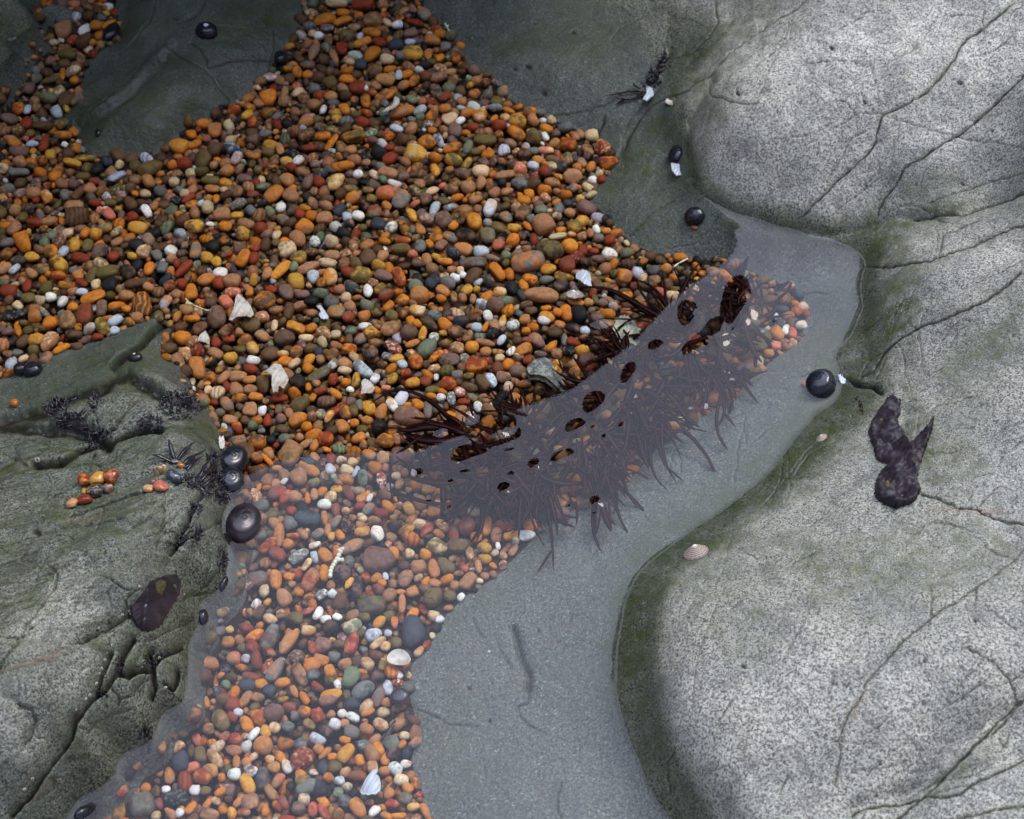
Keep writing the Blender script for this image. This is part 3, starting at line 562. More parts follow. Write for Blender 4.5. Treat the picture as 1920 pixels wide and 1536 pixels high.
def water():
    wx = np.r_[np.arange(-1.6, -.40, .05), np.arange(-.40, .30, .0011), np.arange(.30, 1.2, .04)]
    wy = np.r_[np.arange(-.9, -.30, .04), np.arange(-.30, .40, .0011), np.arange(.40, .95, .03)]
    X, Y = np.meshgrid(wx, wy); Z = np.zeros_like(X)
    h = samp(CH, np.clip(X, GX0, GX1), np.clip(Y, GY0, GY1)); inn = (X > GX0+.06) & (X < GX1-.06) & (Y > GY0+.04) & (Y < GY1-.05)
    px, py = to_px(np.stack([X, Y, h*0], -1))
    gm = np.hypot(np.gradient(h, axis=0)/np.gradient(Y, axis=0), np.gradient(h, axis=1)/np.gradient(X, axis=1)); gm = np.maximum(gm, .05)
    d_ = np.maximum(-h, 0)/gm; amp = .0011*np.clip((gm-.38)*2.5, 0, 1)
    amp = np.where((px < 150) & (py < 260), .0015*np.clip((gm-.15)*2.5, 0, 1), amp)
    Z += np.where(inn, amp*np.exp(-d_/.0027), 0)
    for b in BUMPS:
        x, y, rx, ry, a, amp = map(float, b.split()); a = math.radians(a); sel = (abs(px-x) < 90) & (abs(py-y) < 90)
        dx = px[sel]-x; dy = (py[sel]-y); u = dx*math.cos(a)+dy*math.sin(a); v = -dx*math.sin(a)+dy*math.cos(a)
        d = np.sqrt((u/rx)**2+(v/ry)**2)
        Z[sel] = np.maximum(Z[sel], BAMP*amp*min(rx, ry)*PXM*np.exp(-.5*(d/BSIG)**2))
    Z += 2.2e-6*fbm(X, Y, 25, 2, 77)
    n0, n1 = X.shape; ix = np.arange(n0*n1).reshape(n0, n1)
    F = np.stack([ix[:-1, :-1], ix[:-1, 1:], ix[1:, 1:], ix[1:, :-1]], -1).reshape(-1, 4)
    o = build_mesh('water', np.stack([X, Y, Z], -1), F, M['water']); tag(o, 'still clear tide pool water, mirroring pale sky and a dark cliff', 'water', kind='structure')
BAMP, BSIG = .24, .80
water()
# ------------------------------------------------------------------ pebbles traced one by one: tile origin | x y length width angle colour (six times the photo's scale)
CAT = """
0 0|715 320 290 215 80 T;950 345 170 110 105 W;955 460 220 130 -60 B;815 465 140 115 -60 Rs;1080 300 140 110 0 O;1125 420 120 100 60 O;440 600 150 105 -20 Y;765 625 190 130 10 V;825 815 165 115 -35 CP;840 915 95 90 0 O;300 735 170 105 100 P;400 810 115 105 -60 G;575 910 210 80 -20 V;225 970 150 115 -60 Y;335 1000 150 120 90 P;670 1050 155 115 -70 CP;105 1030 85 80 0 T;540 1115 200 130 20 VE;740 1140 200 150 -60 B;210 1230 155 130 90 OR;315 1240 140 75 90 S;640 1270 150 110 60 S;110 1350 200 110 10 P;295 1390 150 125 90 R;490 1430 220 110 0 B;1005 565 120 80 110 CP;705 835 170 70 80 O;600 490 140 80 -10 C;1230 280 180 80 -50 O;435 425 110 90 60 O;830 1490 140 90 50 O;485 145 100 90 -45 O;1020 20 120 90 0 T;770 60 240 110 0 R;1200 155 100 60 50 Y;1290 150 110 90 60 R;1150 210 130 80 0 G
0 240|170 180 150 100 0 O;215 275 215 140 5 P;360 190 165 85 0 S;495 190 200 110 90 R;575 310 135 125 90 Y;810 400 205 95 20 Y;970 345 260 85 0 VY;1215 205 220 140 -15 VC;1340 320 200 190 90 B;1490 350 160 140 90 B;1690 465 260 160 -35 VB;205 510 230 100 5 G;615 560 140 130 90 O;1105 470 170 130 90 K;1310 565 200 110 -38 Ss;380 750 170 140 10 T;530 780 190 110 60 OC;735 775 140 120 90 G;880 745 200 120 -65 B;1070 850 140 110 10 R;1225 970 200 115 45 A;1650 950 170 110 60 W;1635 750 140 105 10 C;855 1015 270 200 -5 Bb;825 900 210 120 -10 T;255 1015 130 120 90 V;165 1145 170 160 90 T;265 1290 260 150 60 O;595 1210 120 100 -60 GE;770 1190 130 100 0 C;845 1335 150 130 90 Y;985 1335 160 130 90 V;1140 1410 210 190 90 PK;1280 1450 130 110 -50 R;1625 1400 160 150 -50 CT;1320 1175 160 100 -60 CV;1550 1135 210 130 10 Y;1240 845 130 90 0 V;1320 1290 160 110 -35 T;1185 1140 170 120 0 EO;720 1400 150 110 100 Ss;580 1400 170 150 70 OB;370 1460 170 110 20 Y;900 1470 230 110 10 R;1540 1330 190 130 0 K;1770 1440 150 110 60 G;1500 1015 125 115 0 R;90 1300 170 110 -15 GP;390 1070 200 100 10 R;700 90 210 90 5 OB;1470 860 190 120 50 B
0 480|45 145 160 130 -50 T;165 155 150 80 -60 Ss;665 100 240 140 45 YB;655 235 190 120 0 RO;355 200 140 90 50 T;885 240 140 120 60 TO;920 310 150 95 30 R;1035 225 200 110 -70 V;1085 325 130 105 80 CY;1215 195 240 150 -20 V;1445 190 190 150 50 BK;1680 150 180 130 90 O;100 410 190 140 0 R;305 350 150 100 90 R;570 470 120 100 0 W;710 525 140 100 100 W;925 415 130 100 0 S;1045 475 270 140 -20 O;1535 320 290 110 -8 B;1240 350 160 160 0 K;820 590 150 120 10 O;965 660 240 180 90 RB;1610 560 280 210 70 BOb;1315 570 190 100 -15 O;760 745 210 185 90 TV;570 760 160 150 0 O;175 670 290 130 -5 KGs;205 850 190 80 70 O;1150 800 220 130 55 VY;1300 740 170 120 -40 S;1300 850 110 100 0 S;1540 700 130 120 10 T;415 955 175 140 0 Y;560 980 240 150 -60 TCs;695 1050 190 90 -35 O;830 910 180 130 10 BK;1105 915 130 90 5 R;125 1225 150 130 90 S;205 1100 130 100 0 G;270 1165 110 80 -20 C;90 860 130 95 0 P;270 975 170 120 -60 B;1150 600 180 130 90 PB;500 640 150 70 40 GC;320 480 150 120 0 V;200 560 120 90 40 C;1420 600 110 80 10 O;1850 930 130 120 90 BO
320 160|1100 150 200 190 90 O;710 290 150 130 -30 RO;1430 85 150 110 -60 C;1280 90 155 100 90 T;1610 230 170 150 -30 T;1805 130 150 120 0 TO;1625 50 150 130 0 G;1720 280 120 75 100 W;995 215 140 100 40 T;865 345 140 100 -50 Y;920 430 130 120 90 RO;500 510 230 150 80 TO;235 560 140 120 60 O;95 700 190 150 30 OY;265 675 160 100 -20 O;500 735 190 190 90 B;365 860 230 200 80 VB;690 720 170 130 20 US;640 970 150 145 30 TO;160 900 180 160 0 R;920 790 170 110 10 PO;1225 720 180 90 75 T;1060 555 180 110 -10 GP;1530 575 200 140 -45 BTs;1715 580 190 110 0 OB;1810 650 220 80 -60 O;1560 710 190 90 5 R;1430 860 130 100 -50 Ws;1360 930 130 110 20 R;1320 1080 190 170 60 TO;1860 1100 230 160 -70 CY;1160 1240 230 160 -55 OT;1355 1255 190 150 40 T;1240 1385 130 125 90 W;750 1350 210 110 -20 GCs;840 1060 170 110 10 P;470 1170 160 100 5 TO;450 1080 220 110 0 V;195 1280 170 80 -45 R;510 1290 110 90 90 O;1540 1100 180 125 90 P;930 1230 140 100 0 RP;1045 1155 160 100 -10 EV;1660 1100 150 130 60 R;750 1470 140 90 0 Y;1580 1480 130 120 10 O;1450 1460 130 120 0 R;1735 1510 180 150 0 T;570 1460 190 150 0 T;270 1450 160 110 60 T;160 1240 110 110 0 C;40 1100 120 120 0 C;1510 1390 140 100 20 O;1890 930 150 110 10 O
320 400|280 155 230 140 0 YB;615 155 140 120 10 O;855 130 190 120 20 T;810 245 180 150 10 VY;1440 300 240 170 55 T;1510 160 200 160 30 OT;1195 250 140 100 100 C;1190 340 120 95 0 V;1310 420 200 170 -30 CV;1815 330 150 150 0 Cs;1625 330 130 120 30 WKs;280 430 230 130 85 GO;480 380 150 150 0 K;400 505 150 130 0 Y;820 510 220 140 -65 O;635 465 140 80 -15 RP;950 390 130 110 90 RO;935 520 150 120 90 R;1440 510 180 150 0 VY;1240 650 300 120 -55 OY;1550 615 250 110 -30 TG;1770 565 200 100 5 CBs;1385 610 120 110 90 E;1795 720 200 150 80 OC;560 680 170 130 0 W;400 750 200 140 -35 OT;690 775 180 150 10 T;520 560 130 110 60 Y;1425 780 220 180 60 Y;1600 730 150 120 -80 Ss;1095 690 180 125 90 T;150 630 250 100 -50 R;135 800 130 115 90 R;230 900 220 140 80 O;1060 1000 240 220 -40 BO;625 1010 180 140 50 A;1310 910 210 150 70 P;450 1010 140 120 0 B;520 1180 280 190 80 PB;1335 1110 240 120 90 B;1590 1135 160 100 0 T;1860 1120 190 170 20 EO;1405 1300 210 130 25 OY;1170 1265 130 80 95 C;1520 1410 160 100 -5 C;1860 1370 120 100 0 C;255 1195 170 80 5 O;70 1170 140 90 -80 OT;130 1405 160 140 40 O;510 1460 130 110 80 R;650 1430 160 80 5 R;1580 1300 130 100 -30 O;1290 1420 250 200 20 BU;890 1260 220 150 20 VB;1480 920 160 100 -5 P;70 915 120 100 20 T;1580 1000 170 130 10 K;1130 860 130 90 30 R;890 905 90 90 0 O
320 640|930 95 180 130 60 YC;675 195 140 120 10 Y;310 310 280 185 80 OT;925 220 160 100 10 W;1125 150 210 160 -30 B;1290 235 170 140 20 O;1400 260 150 110 -50 C;1560 215 160 120 -70 OY;1545 315 120 110 30 O;1670 385 290 110 -30 VG;1820 270 150 110 -60 GW;1830 440 140 110 90 RA;750 400 200 120 0 T;905 320 170 110 10 R;890 440 150 110 0 TO;595 420 170 100 -50 T;740 550 160 140 80 T;530 595 170 150 -50 Cb;1050 485 230 150 80 VB;895 550 150 100 0 T;955 630 160 90 5 OT;1215 650 210 90 -5 R;1455 715 220 160 -50 VB;1430 470 180 160 30 KB;240 465 100 85 90 CP;230 555 105 95 0 WKs;420 560 110 100 90 CO;300 640 120 90 0 Y;490 695 120 80 20 R;640 720 180 130 50 PT;900 765 180 150 -80 T;1035 785 120 100 90 W;1335 820 140 100 60 T;1435 895 210 150 -30 OT;1220 770 110 95 90 P;560 815 115 115 0 GV;670 900 160 120 15 TO;755 985 150 110 60 RO;1240 885 120 110 60 PT;835 895 120 100 20 B;1090 900 140 100 90 R;1265 995 160 110 10 B;1750 1110 170 160 0 RO;980 1150 200 160 10 BO;1130 1120 110 110 0 K;1290 1100 150 110 -10 GE;1340 1290 300 230 -70 TV;1110 1270 160 110 60 TO;1085 1340 210 60 45 O;830 1260 220 220 0 B;1450 1090 110 110 0 T;1525 1155 150 80 -40 T;1625 1180 140 110 -70 TO;1690 830 120 120 0 GC;1780 855 160 95 -70 OC;1745 690 220 130 -15 BPb;1860 600 180 90 35 OY;1600 640 110 80 -70 O;1550 520 100 70 80 O;1560 1450 270 130 25 TO;1560 1370 150 120 40 U;1620 1310 120 90 50 T;605 970 120 70 70 Ws;140 505 90 90 0 C
560 0|840 245 200 190 0 TV;290 235 240 140 -20 O;490 150 165 90 5 O;485 255 210 100 -15 O;715 490 220 100 -22 OY;825 620 220 140 -50 O;900 480 170 120 40 R;825 380 210 110 20 OB;720 60 240 150 0 R;430 40 240 110 5 Cs;955 65 150 100 15 T;975 180 130 90 30 RA;1000 265 120 80 45 C;1110 290 120 80 0 WS;1310 265 200 95 10 Rb;1415 175 180 140 60 GT;1260 385 170 110 -20 P;1095 525 170 130 -10 U;1250 485 120 90 0 S;1505 465 230 120 22 TO;1290 620 250 190 20 YB;985 680 180 130 10 C;1455 620 140 95 90 OT;1150 640 130 110 0 G;1660 540 120 110 0 G;1820 525 100 80 40 O;1590 660 120 80 -50 O;1760 670 120 110 30 RO;540 900 170 130 0 O;975 910 220 130 5 TY;860 810 180 130 -40 BT;1030 790 150 90 -20 O;1130 850 140 80 90 S;1225 845 130 100 -20 O;1180 970 140 110 -50 TO;1295 920 170 110 -60 OB;1440 870 140 130 -30 BR;1575 880 200 120 -20 PT;1360 800 110 90 30 W;1415 735 130 95 20 K;400 650 210 90 70 T;165 600 220 100 -72 OG;230 415 110 110 0 W;335 455 170 90 75 BT;320 325 150 90 0 PS;620 315 140 90 0 TC;550 430 180 160 0 VK;490 550 200 130 80 R;570 700 130 100 30 CT;285 690 130 120 0 B;100 740 150 100 0 P;105 850 120 110 0 OT;360 940 160 150 60 V;655 1000 180 160 0 R;750 1010 90 70 40 W;755 1145 180 110 80 OB;985 1080 270 120 -32 OB;515 1240 170 120 60 O;770 1285 140 85 30 RO;420 1320 180 120 80 YB;1270 1130 150 100 30 EV;1165 1270 300 130 -22 TO;970 1310 200 110 70 UE;1645 1095 170 120 -50 RB;1550 1060 190 130 70 PK;1645 1235 140 120 0 TO;1710 1340 180 140 -30 CTs;1815 1370 120 90 -50 W;1510 1220 130 70 15 T;1830 1150 110 100 0 TO;1360 1325 110 90 0 E;1460 1405 120 90 10 PWs;1100 1455 170 90 30 S;720 1390 150 130 0 R;1500 1480 100 80 0 O;1765 1480 170 150 80 P;700 740 140 140 0 U
640 240|830 300 250 190 25 YC;970 170 190 170 30 OB;545 360 180 140 -50 R;425 290 190 170 30 K;135 120 240 150 -5 VO;520 100 130 120 30 RO;695 145 140 140 0 B;1615 150 280 140 5 V;1245 235 220 120 -30 OB;1265 375 220 150 20 VY;1060 490 190 110 75 YO;1570 505 190 140 0 C;1835 265 170 145 90 Ss;1600 390 150 110 60 PK;675 820 250 180 -70 GT;1495 1070 220 180 75 OY;1645 1215 210 170 80 VG;1145 1050 230 200 60 PB;800 990 180 100 65 Y;1670 910 250 140 -75 SC;1850 1010 190 130 50 GT;420 1100 180 150 10 U;565 1130 150 130 -50 WE;190 1000 150 110 20 W;60 1010 120 110 0 Ss;670 1370 240 130 -10 VB;690 1270 190 90 10 RO;490 1280 140 80 25 O;890 1340 170 130 90 GB;990 1310 120 80 60 O;895 1160 130 110 60 TO;1255 1110 140 120 10 O;1225 1240 190 110 30 GO;1370 1370 190 130 25 TO;1400 1230 240 170 20 KB;960 1030 180 130 20 PC;1045 920 210 110 -75 Ss;525 515 220 120 12 T;365 650 200 120 30 BG;595 630 160 90 15 WAs;190 530 110 110 0 W;295 1470 190 200 0 B;465 1450 160 120 -60 T;1420 680 170 160 0 T;1230 705 170 120 5 BT;1020 720 160 90 -40 C;1665 650 150 120 80 BO;1570 640 160 130 90 T;1730 730 140 110 -50 T;500 750 220 180 0 AO;515 885 150 100 50 OT;335 800 130 100 10 VY;300 710 130 90 5 TV;375 960 170 150 -30 RE;1120 1340 150 120 -45 PT;1570 1400 170 140 0 S;1700 1470 180 80 20 TG;1860 1450 130 120 0 E;1760 1330 140 150 60 A;1165 1510 180 80 15 OY;1510 810 150 90 -30 T;1300 790 150 80 -25 O;1135 660 90 70 -60 A;1225 900 160 80 -15 GS;1150 830 160 100 20 BV;155 370 160 140 40 T;55 445 200 110 -5 O;890 640 130 110 60 TV;700 555 120 95 -20 P;285 400 100 100 0 T;1425 230 180 110 -70 EG;1100 150 190 90 65 SU;1420 400 170 90 -65 VY;1280 80 180 160 -60 P
880 200|110 110 190 160 90 OC;540 190 200 170 30 YB;450 50 170 80 40 O;680 80 150 130 0 OB;280 145 130 90 -70 O;400 130 110 90 20 CO;295 20 160 100 0 GS;525 310 220 130 35 OB;730 360 180 170 20 VB;340 225 160 130 -20 R;40 240 140 110 10 R;865 260 150 90 20 O;850 340 120 80 60 W;1110 440 200 160 15 RO;1370 335 145 140 0 COs;1505 480 190 170 30 RCs;1570 640 200 140 -25 RO;700 510 145 85 5 GE;860 500 170 90 0 CA;1190 350 120 90 70 T;615 560 170 150 20 BK;570 715 180 160 20 ACs;720 680 130 125 0 SW;845 735 170 140 40 RB;935 680 130 100 50 CE;1160 805 210 160 -10 T;400 780 260 100 -12 T;570 875 180 130 20 GK;930 865 180 110 20 TB;850 950 180 120 0 O;610 1060 160 120 35 O;1310 1145 250 160 15 P;835 1345 240 230 60 T;410 1250 190 160 45 GT;600 1215 190 160 -60 BT;800 1175 150 110 0 E;1175 1365 160 150 0 VY;990 1465 220 90 -12 CGs;1390 835 110 105 0 W;1335 920 140 100 30 C;1170 925 120 110 -50 GT;980 1080 110 75 -35 O;1365 690 140 105 90 OT;1040 680 140 110 -30 KG;1265 640 120 100 70 TG;510 1375 160 100 5 YB;330 1370 170 110 20 V;655 1350 140 70 50 O;1110 1090 110 100 -50 KU;1360 1430 120 90 80 TO;1155 1440 90 70 20 OC;1455 1490 130 100 0 PG;1430 1390 120 80 60 W;1540 1410 110 80 0 OT;1265 1470 130 110 70 TB;1560 1300 150 120 60 KB;920 160 120 100 30 Cs;805 80 110 100 0 G;985 1250 100 100 30 PC;1125 1200 120 100 20 T;240 890 160 120 80 BO;300 970 130 130 40 T;425 960 150 100 -30 T
640 480|650 250 250 140 70 RO;885 460 210 200 0 TO;1045 300 200 180 -60 UK;220 235 220 180 10 VY;475 230 210 140 20 P;1750 190 220 140 55 O;1480 90 330 130 -5 BG;1485 240 230 160 -60 B;1280 260 110 105 0 W;1365 220 100 80 30 W;1540 315 130 80 -50 SU;300 400 170 110 75 WAs;50 480 110 110 0 C;75 190 170 140 30 RB;525 575 160 90 -50 O;500 450 180 130 -40 RP;435 380 160 110 -40 VY;690 510 150 130 30 OB;830 350 170 150 60 E;850 620 190 120 20 CY;1140 410 160 130 40 TO;1125 490 130 90 30 O;1270 465 140 80 80 TV;1370 480 120 100 60 T;1485 490 120 80 90 T;1725 570 200 170 30 PB;1835 520 200 110 15 EV;1780 420 150 110 0 CO;1050 680 170 120 20 GU;980 770 260 130 50 BK;1285 860 180 140 5 BT;1420 910 160 110 -70 TB;1650 685 140 115 70 W;1520 815 140 110 0 S;1700 880 150 130 -50 KPs;1800 950 160 90 -70 S;1730 790 150 110 60 TG;1815 740 190 90 -75 YC;555 820 220 160 -45 TV;270 805 145 100 -10 W;325 880 150 140 -60 YB;255 690 150 130 90 OT;110 850 140 130 0 UE;395 640 140 130 0 VK;80 700 150 120 -50 RP;710 640 150 110 -60 BO;785 745 130 110 60 O;850 775 130 105 60 O;920 870 200 90 -80 YO;755 880 190 180 20 PB;800 990 180 80 -30 OT;585 1040 220 120 38 RWs;330 1110 190 130 -25 PK;85 1050 170 110 10 OR;965 1060 240 180 -60 EG;1040 930 110 110 0 WE;1305 1045 170 140 0 TCs;1470 1040 150 140 0 OY;1625 1090 130 100 0 TO;1065 1140 210 90 -45 OR;1215 1185 230 150 5 PKs;1390 1165 140 120 60 GCs;1530 1250 250 200 10 RO;840 1200 190 170 70 RO;610 1160 170 90 -10 YT;690 1225 130 110 60 S;720 1330 120 100 -10 RO;795 1440 170 120 -20 OY;945 1425 140 110 30 RB;1205 1440 180 140 20 RO;1300 1350 135 120 0 GP;1435 1355 130 90 -20 VY;1590 1430 200 140 60 BV;1690 1430 220 120 75 SWs;1440 1490 190 100 5 BV;1815 1370 170 120 0 TP;165 1405 190 100 90 VY;240 1280 260 150 40 SG;375 1390 150 110 -60 SW;40 1300 160 100 10 C;570 1390 140 120 90 YV;1065 1370 80 65 90 W;1200 320 180 140 30 G;1620 800 140 70 -65 O;100 1510 110 80 30 W;50 1430 130 110 -20 OR;1620 980 230 90 8 T;1785 1150 110 90 0 C
880 440|650 325 380 250 -8 GO;905 185 310 200 15 VK;1130 140 200 180 70 OY;1100 350 210 190 80 RB;890 395 180 130 -10 YO;815 695 400 180 2 T;440 240 170 130 0 EO;1585 235 180 150 30 WTs;1055 485 230 90 10 YB;870 515 170 100 -5 GE;610 570 150 110 80 O;680 520 160 120 40 OR;1040 580 170 130 -20 PK;1430 560 170 130 60 BT;480 620 190 150 80 K;590 690 150 100 60 U;1195 680 210 90 5 GC;1235 905 200 180 70 K;1090 890 200 130 80 O;870 940 190 130 30 OY;860 835 120 70 0 O;840 990 150 90 10 W;995 890 120 110 20 O;1015 1020 120 100 20 TO;620 965 120 120 0 OT;690 860 150 100 -20 BV;640 810 150 110 -20 BT;1200 770 200 80 15 TO;1345 770 110 100 0 YT;1550 900 170 110 15 O;1165 1060 200 120 20 KP;1540 1040 200 140 -30 TB;640 1095 100 90 0 O;715 1050 130 100 20 OKs;490 1030 140 130 0 WKs;765 1200 210 130 45 PT;655 1200 120 90 30 RP;540 1200 110 110 0 B;930 1260 190 100 -50 O;620 1310 200 150 -40 OT;660 1410 130 100 -60 RB;980 1355 140 130 0 BT;1070 1190 150 80 90 G;810 1350 170 70 0 BG;470 1320 130 80 -45 Wb;1740 480 170 150 0 OT;1760 700 160 100 -10 OB;1500 770 110 110 60 P;1420 740 140 80 80 VKs;1280 185 140 110 80 R;1400 190 110 90 0 R;1450 285 160 90 5 PB;1775 215 190 140 -20 VG;1580 70 130 120 0 R;1455 50 130 110 0 PG;1770 105 80 60 60 C;1300 1090 120 110 0 S;1300 320 140 100 20 KB
600 660|1010 745 350 230 12 PT;560 640 200 150 55 YO;690 680 190 140 -70 OT;820 610 190 130 60 WC;915 535 180 130 -60 SW;1215 640 270 100 85 PG;1085 490 160 90 5 P;1100 600 140 110 60 O;985 605 90 70 0 O;675 855 180 180 0 K;735 1010 200 150 20 OB;430 980 170 110 -30 OT;250 850 180 150 60 TO;385 810 110 100 0 O;535 780 130 110 30 OT;205 480 230 90 35 YT;340 445 120 100 20 W;345 570 120 110 0 P;285 690 170 140 60 BO;375 680 150 110 70 VB;450 600 130 90 70 GC;180 665 100 80 -60 RO;475 880 130 100 0 V;865 985 140 90 80 TB;550 1160 170 110 25 TO;705 1200 150 130 70 TC;375 1245 130 110 10 YC;300 1330 150 105 20 C;245 1220 120 90 0 PC;115 1330 130 120 60 SW;480 1430 190 140 80 UE;400 1360 150 60 -65 Ss;690 1450 190 120 80 RWs;860 1400 110 100 0 C;895 1490 130 90 -70 T;1055 1355 110 70 90 W;930 1200 300 200 0 PB;1165 1200 150 110 80 U;1240 1240 90 90 0 P;1330 1270 130 90 -20 T;1475 530 170 110 80 GWs;1365 520 110 100 0 WKs;1570 460 130 110 40 AWs;1620 565 150 80 10 R;1780 620 140 100 70 Ws;1850 540 150 120 40 TB;1325 660 130 130 0 GV;1250 500 130 70 20 O;640 440 120 90 40 O;745 410 110 70 10 CA;1260 800 150 80 -30 T
440 880|720 110 200 180 60 T;480 270 210 150 -35 RP;580 330 210 120 -60 RA;645 470 120 100 0 R;680 330 150 130 20 T;985 260 120 100 -60 O;820 330 140 70 80 O;895 290 130 90 80 T;1150 235 140 90 -15 YB;1280 270 190 100 60 RB;1010 400 160 130 -10 W;1080 320 130 110 0 CT;820 560 300 180 5 UK;620 620 170 150 60 G;1010 560 170 90 80 OT;500 740 260 130 88 TO;655 755 150 80 -10 RO;775 740 130 90 50 T;605 850 130 130 0 TO;375 870 230 120 -45 RO;480 970 220 140 25 RP;940 730 140 110 -30 GT;1045 690 140 80 80 TO;1090 760 110 90 80 YT;1185 750 130 90 60 O;900 860 140 80 -20 WC;735 980 240 120 -40 Gs;900 990 150 80 70 S;810 1080 170 80 -60 CT;1020 980 210 130 50 OT;1005 1170 190 110 80 O;850 1250 260 170 -65 RT;460 1250 220 150 80 OT;245 1250 250 180 -5 PG;610 1210 130 90 20 OT;335 1380 150 120 90 C;550 1450 220 150 60 T;725 1395 110 80 0 O;1105 1410 120 95 40 W;1080 1310 110 100 80 T;980 1420 150 110 -50 GWs;1320 880 280 130 -35 TG;1200 1180 220 220 0 KP;1640 1040 370 280 0 PB;1800 960 160 120 60 OT;1380 1340 250 120 -80 KP;1290 1290 150 80 -60 YO;1480 1220 120 100 70 RO;1590 1230 130 90 -20 OT;1655 1290 100 90 0 O;1620 1360 140 110 30 RP;1740 1430 160 140 -60 TBs;1785 1300 110 110 0 PT;1700 1210 90 70 70 S;1610 740 200 150 80 WOs;1430 710 190 110 -12 TY;1575 585 150 110 0 TB;1435 555 130 90 20 CT;1410 640 110 85 0 T;1500 460 150 110 -50 GT;1515 335 100 80 -60 W;1425 340 130 100 -30 OCs;1725 430 170 100 40 O;1410 420 130 90 -20 R;1270 640 210 160 80 KTs;1140 600 170 90 -60 GT;1250 480 90 85 0 TC;1140 470 160 110 80 RPb;275 210 90 60 -75 OT
740 880|475 890 220 210 30 VC;160 450 180 120 60 TY;455 490 170 110 5 OT;810 650 220 180 -80 RP;660 740 190 110 80 RP;360 690 200 110 -55 RA;530 640 190 110 40 TCs;500 740 140 100 30 TO;140 690 170 130 -50 YB;725 870 250 150 -5 VB;915 770 130 120 0 O;1010 890 170 120 10 YBs;895 490 150 120 10 WC;845 950 160 100 80 TCs;350 970 125 125 0 OYs;265 1110 170 160 0 TRs;440 1120 230 120 75 TO;575 1100 220 140 60 VK;120 1240 220 150 -75 PT;195 1390 150 120 -30 TO;455 1290 130 110 20 OT;780 1110 150 90 50 RA;940 1100 170 90 80 T;1110 1095 100 75 50 O;1015 1205 100 80 20 T;825 1290 210 170 -50 T;685 1320 130 120 0 T;950 1260 90 60 10 C;745 1445 95 75 -50 W;1240 640 230 130 -15 RP;1320 740 220 120 -35 OY;1525 640 160 150 0 O;1485 750 210 140 -10 WS;1360 820 100 100 0 EC;1640 680 100 70 -30 PC;1700 500 220 220 0 U;1335 920 160 90 -60 TP;1225 980 90 80 20 TC;1125 950 90 75 -40 C;1160 860 120 60 80 W;1040 650 220 100 -80 OT;175 960 130 110 0 Cs;395 220 200 150 0 TY;55 160 120 80 -80 OT;635 540 170 110 90 KP;755 480 160 130 0 BV;450 1420 190 180 0 KVs
380 1080|960 750 310 150 -65 TO;595 675 220 120 -35 OR;500 600 160 130 30 RP;760 690 270 160 -75 GB;565 800 160 130 20 RA;610 950 200 130 70 RB;735 1020 220 110 -70 RCs;825 1070 290 150 -65 GT;1095 1110 270 130 60 BT;895 1205 170 100 -10 OT;665 1220 150 110 0 OY;540 1140 210 100 15 RP;345 935 150 140 0 TA;1050 480 190 140 10 VB;1180 400 160 80 -20 RA;765 490 160 110 30 CT;1185 620 170 110 0 YC;1440 580 210 150 10 KB;1685 580 210 150 -30 EC;1680 760 250 150 -75 RA;1350 790 190 180 0 PT;1240 820 150 110 60 RA;1540 770 130 100 5 VT;1330 950 180 140 10 TO;1230 1020 180 150 -40 OT;1435 1075 140 130 60 OY;1480 910 130 130 0 GKs;1600 1000 140 120 10 TB;1660 1160 230 180 -70 E;1295 430 150 110 -70 WC;1380 500 130 90 -20 Ws;1515 465 110 90 30 WC;1440 415 90 75 90 RO;1460 1350 250 140 -15 OY;1410 1420 190 110 -15 PT;1620 1340 110 90 80 V;1240 1120 150 110 0 GU;1800 1300 260 170 -35 GK;1825 470 130 120 0 V;1520 1230 110 90 70 Ws;1145 1380 170 90 55 O;1030 1310 140 90 60 OT;485 1390 200 110 -60 TO;620 1370 150 110 20 TB;340 1450 160 140 20 RP;500 1240 190 130 10 U;760 1300 170 140 0 UK;345 440 130 120 0 O;300 605 110 100 30 CY;440 370 110 90 50 C;290 750 150 130 0 OT;640 410 160 120 -50 BT;880 450 150 80 0 VT;1290 1250 150 90 30 RP;1850 990 150 130 40 TC
600 1080|580 350 300 190 -5 VU;1060 640 380 270 80 U;925 310 220 90 88 TO;1270 280 230 220 0 VKs;1040 440 160 110 -55 O;840 530 140 90 85 AO;665 530 160 110 -50 OY;600 680 190 160 -20 SG;735 800 120 100 0 CO;660 770 200 110 -40 CT;705 1000 150 110 -70 VY;805 1090 180 140 0 Ob;640 1140 180 160 20 KP;470 1080 140 60 10 OT;650 1370 230 140 -75 PG;760 1270 160 110 80 SG;880 1490 180 90 -20 BT;525 1480 180 130 -60 TC;370 1450 180 140 0 UK;1110 860 140 90 -55 CO;1200 790 120 85 -60 RT;1265 680 80 65 90 C;1280 460 140 140 0 TC;1345 505 110 90 -30 WS;1310 590 140 110 -40 K;1160 380 140 80 55 RA;1450 240 150 120 0 VKs;1445 365 120 70 -10 TB;915 190 110 70 0 OT;860 760 150 140 0 VP;765 650 90 90 0 S;890 1120 100 80 30 WS;745 1430 110 110 0 TO;900 1210 100 80 0 RWs;640 900 150 100 0 RB;505 1150 110 100 0 RB
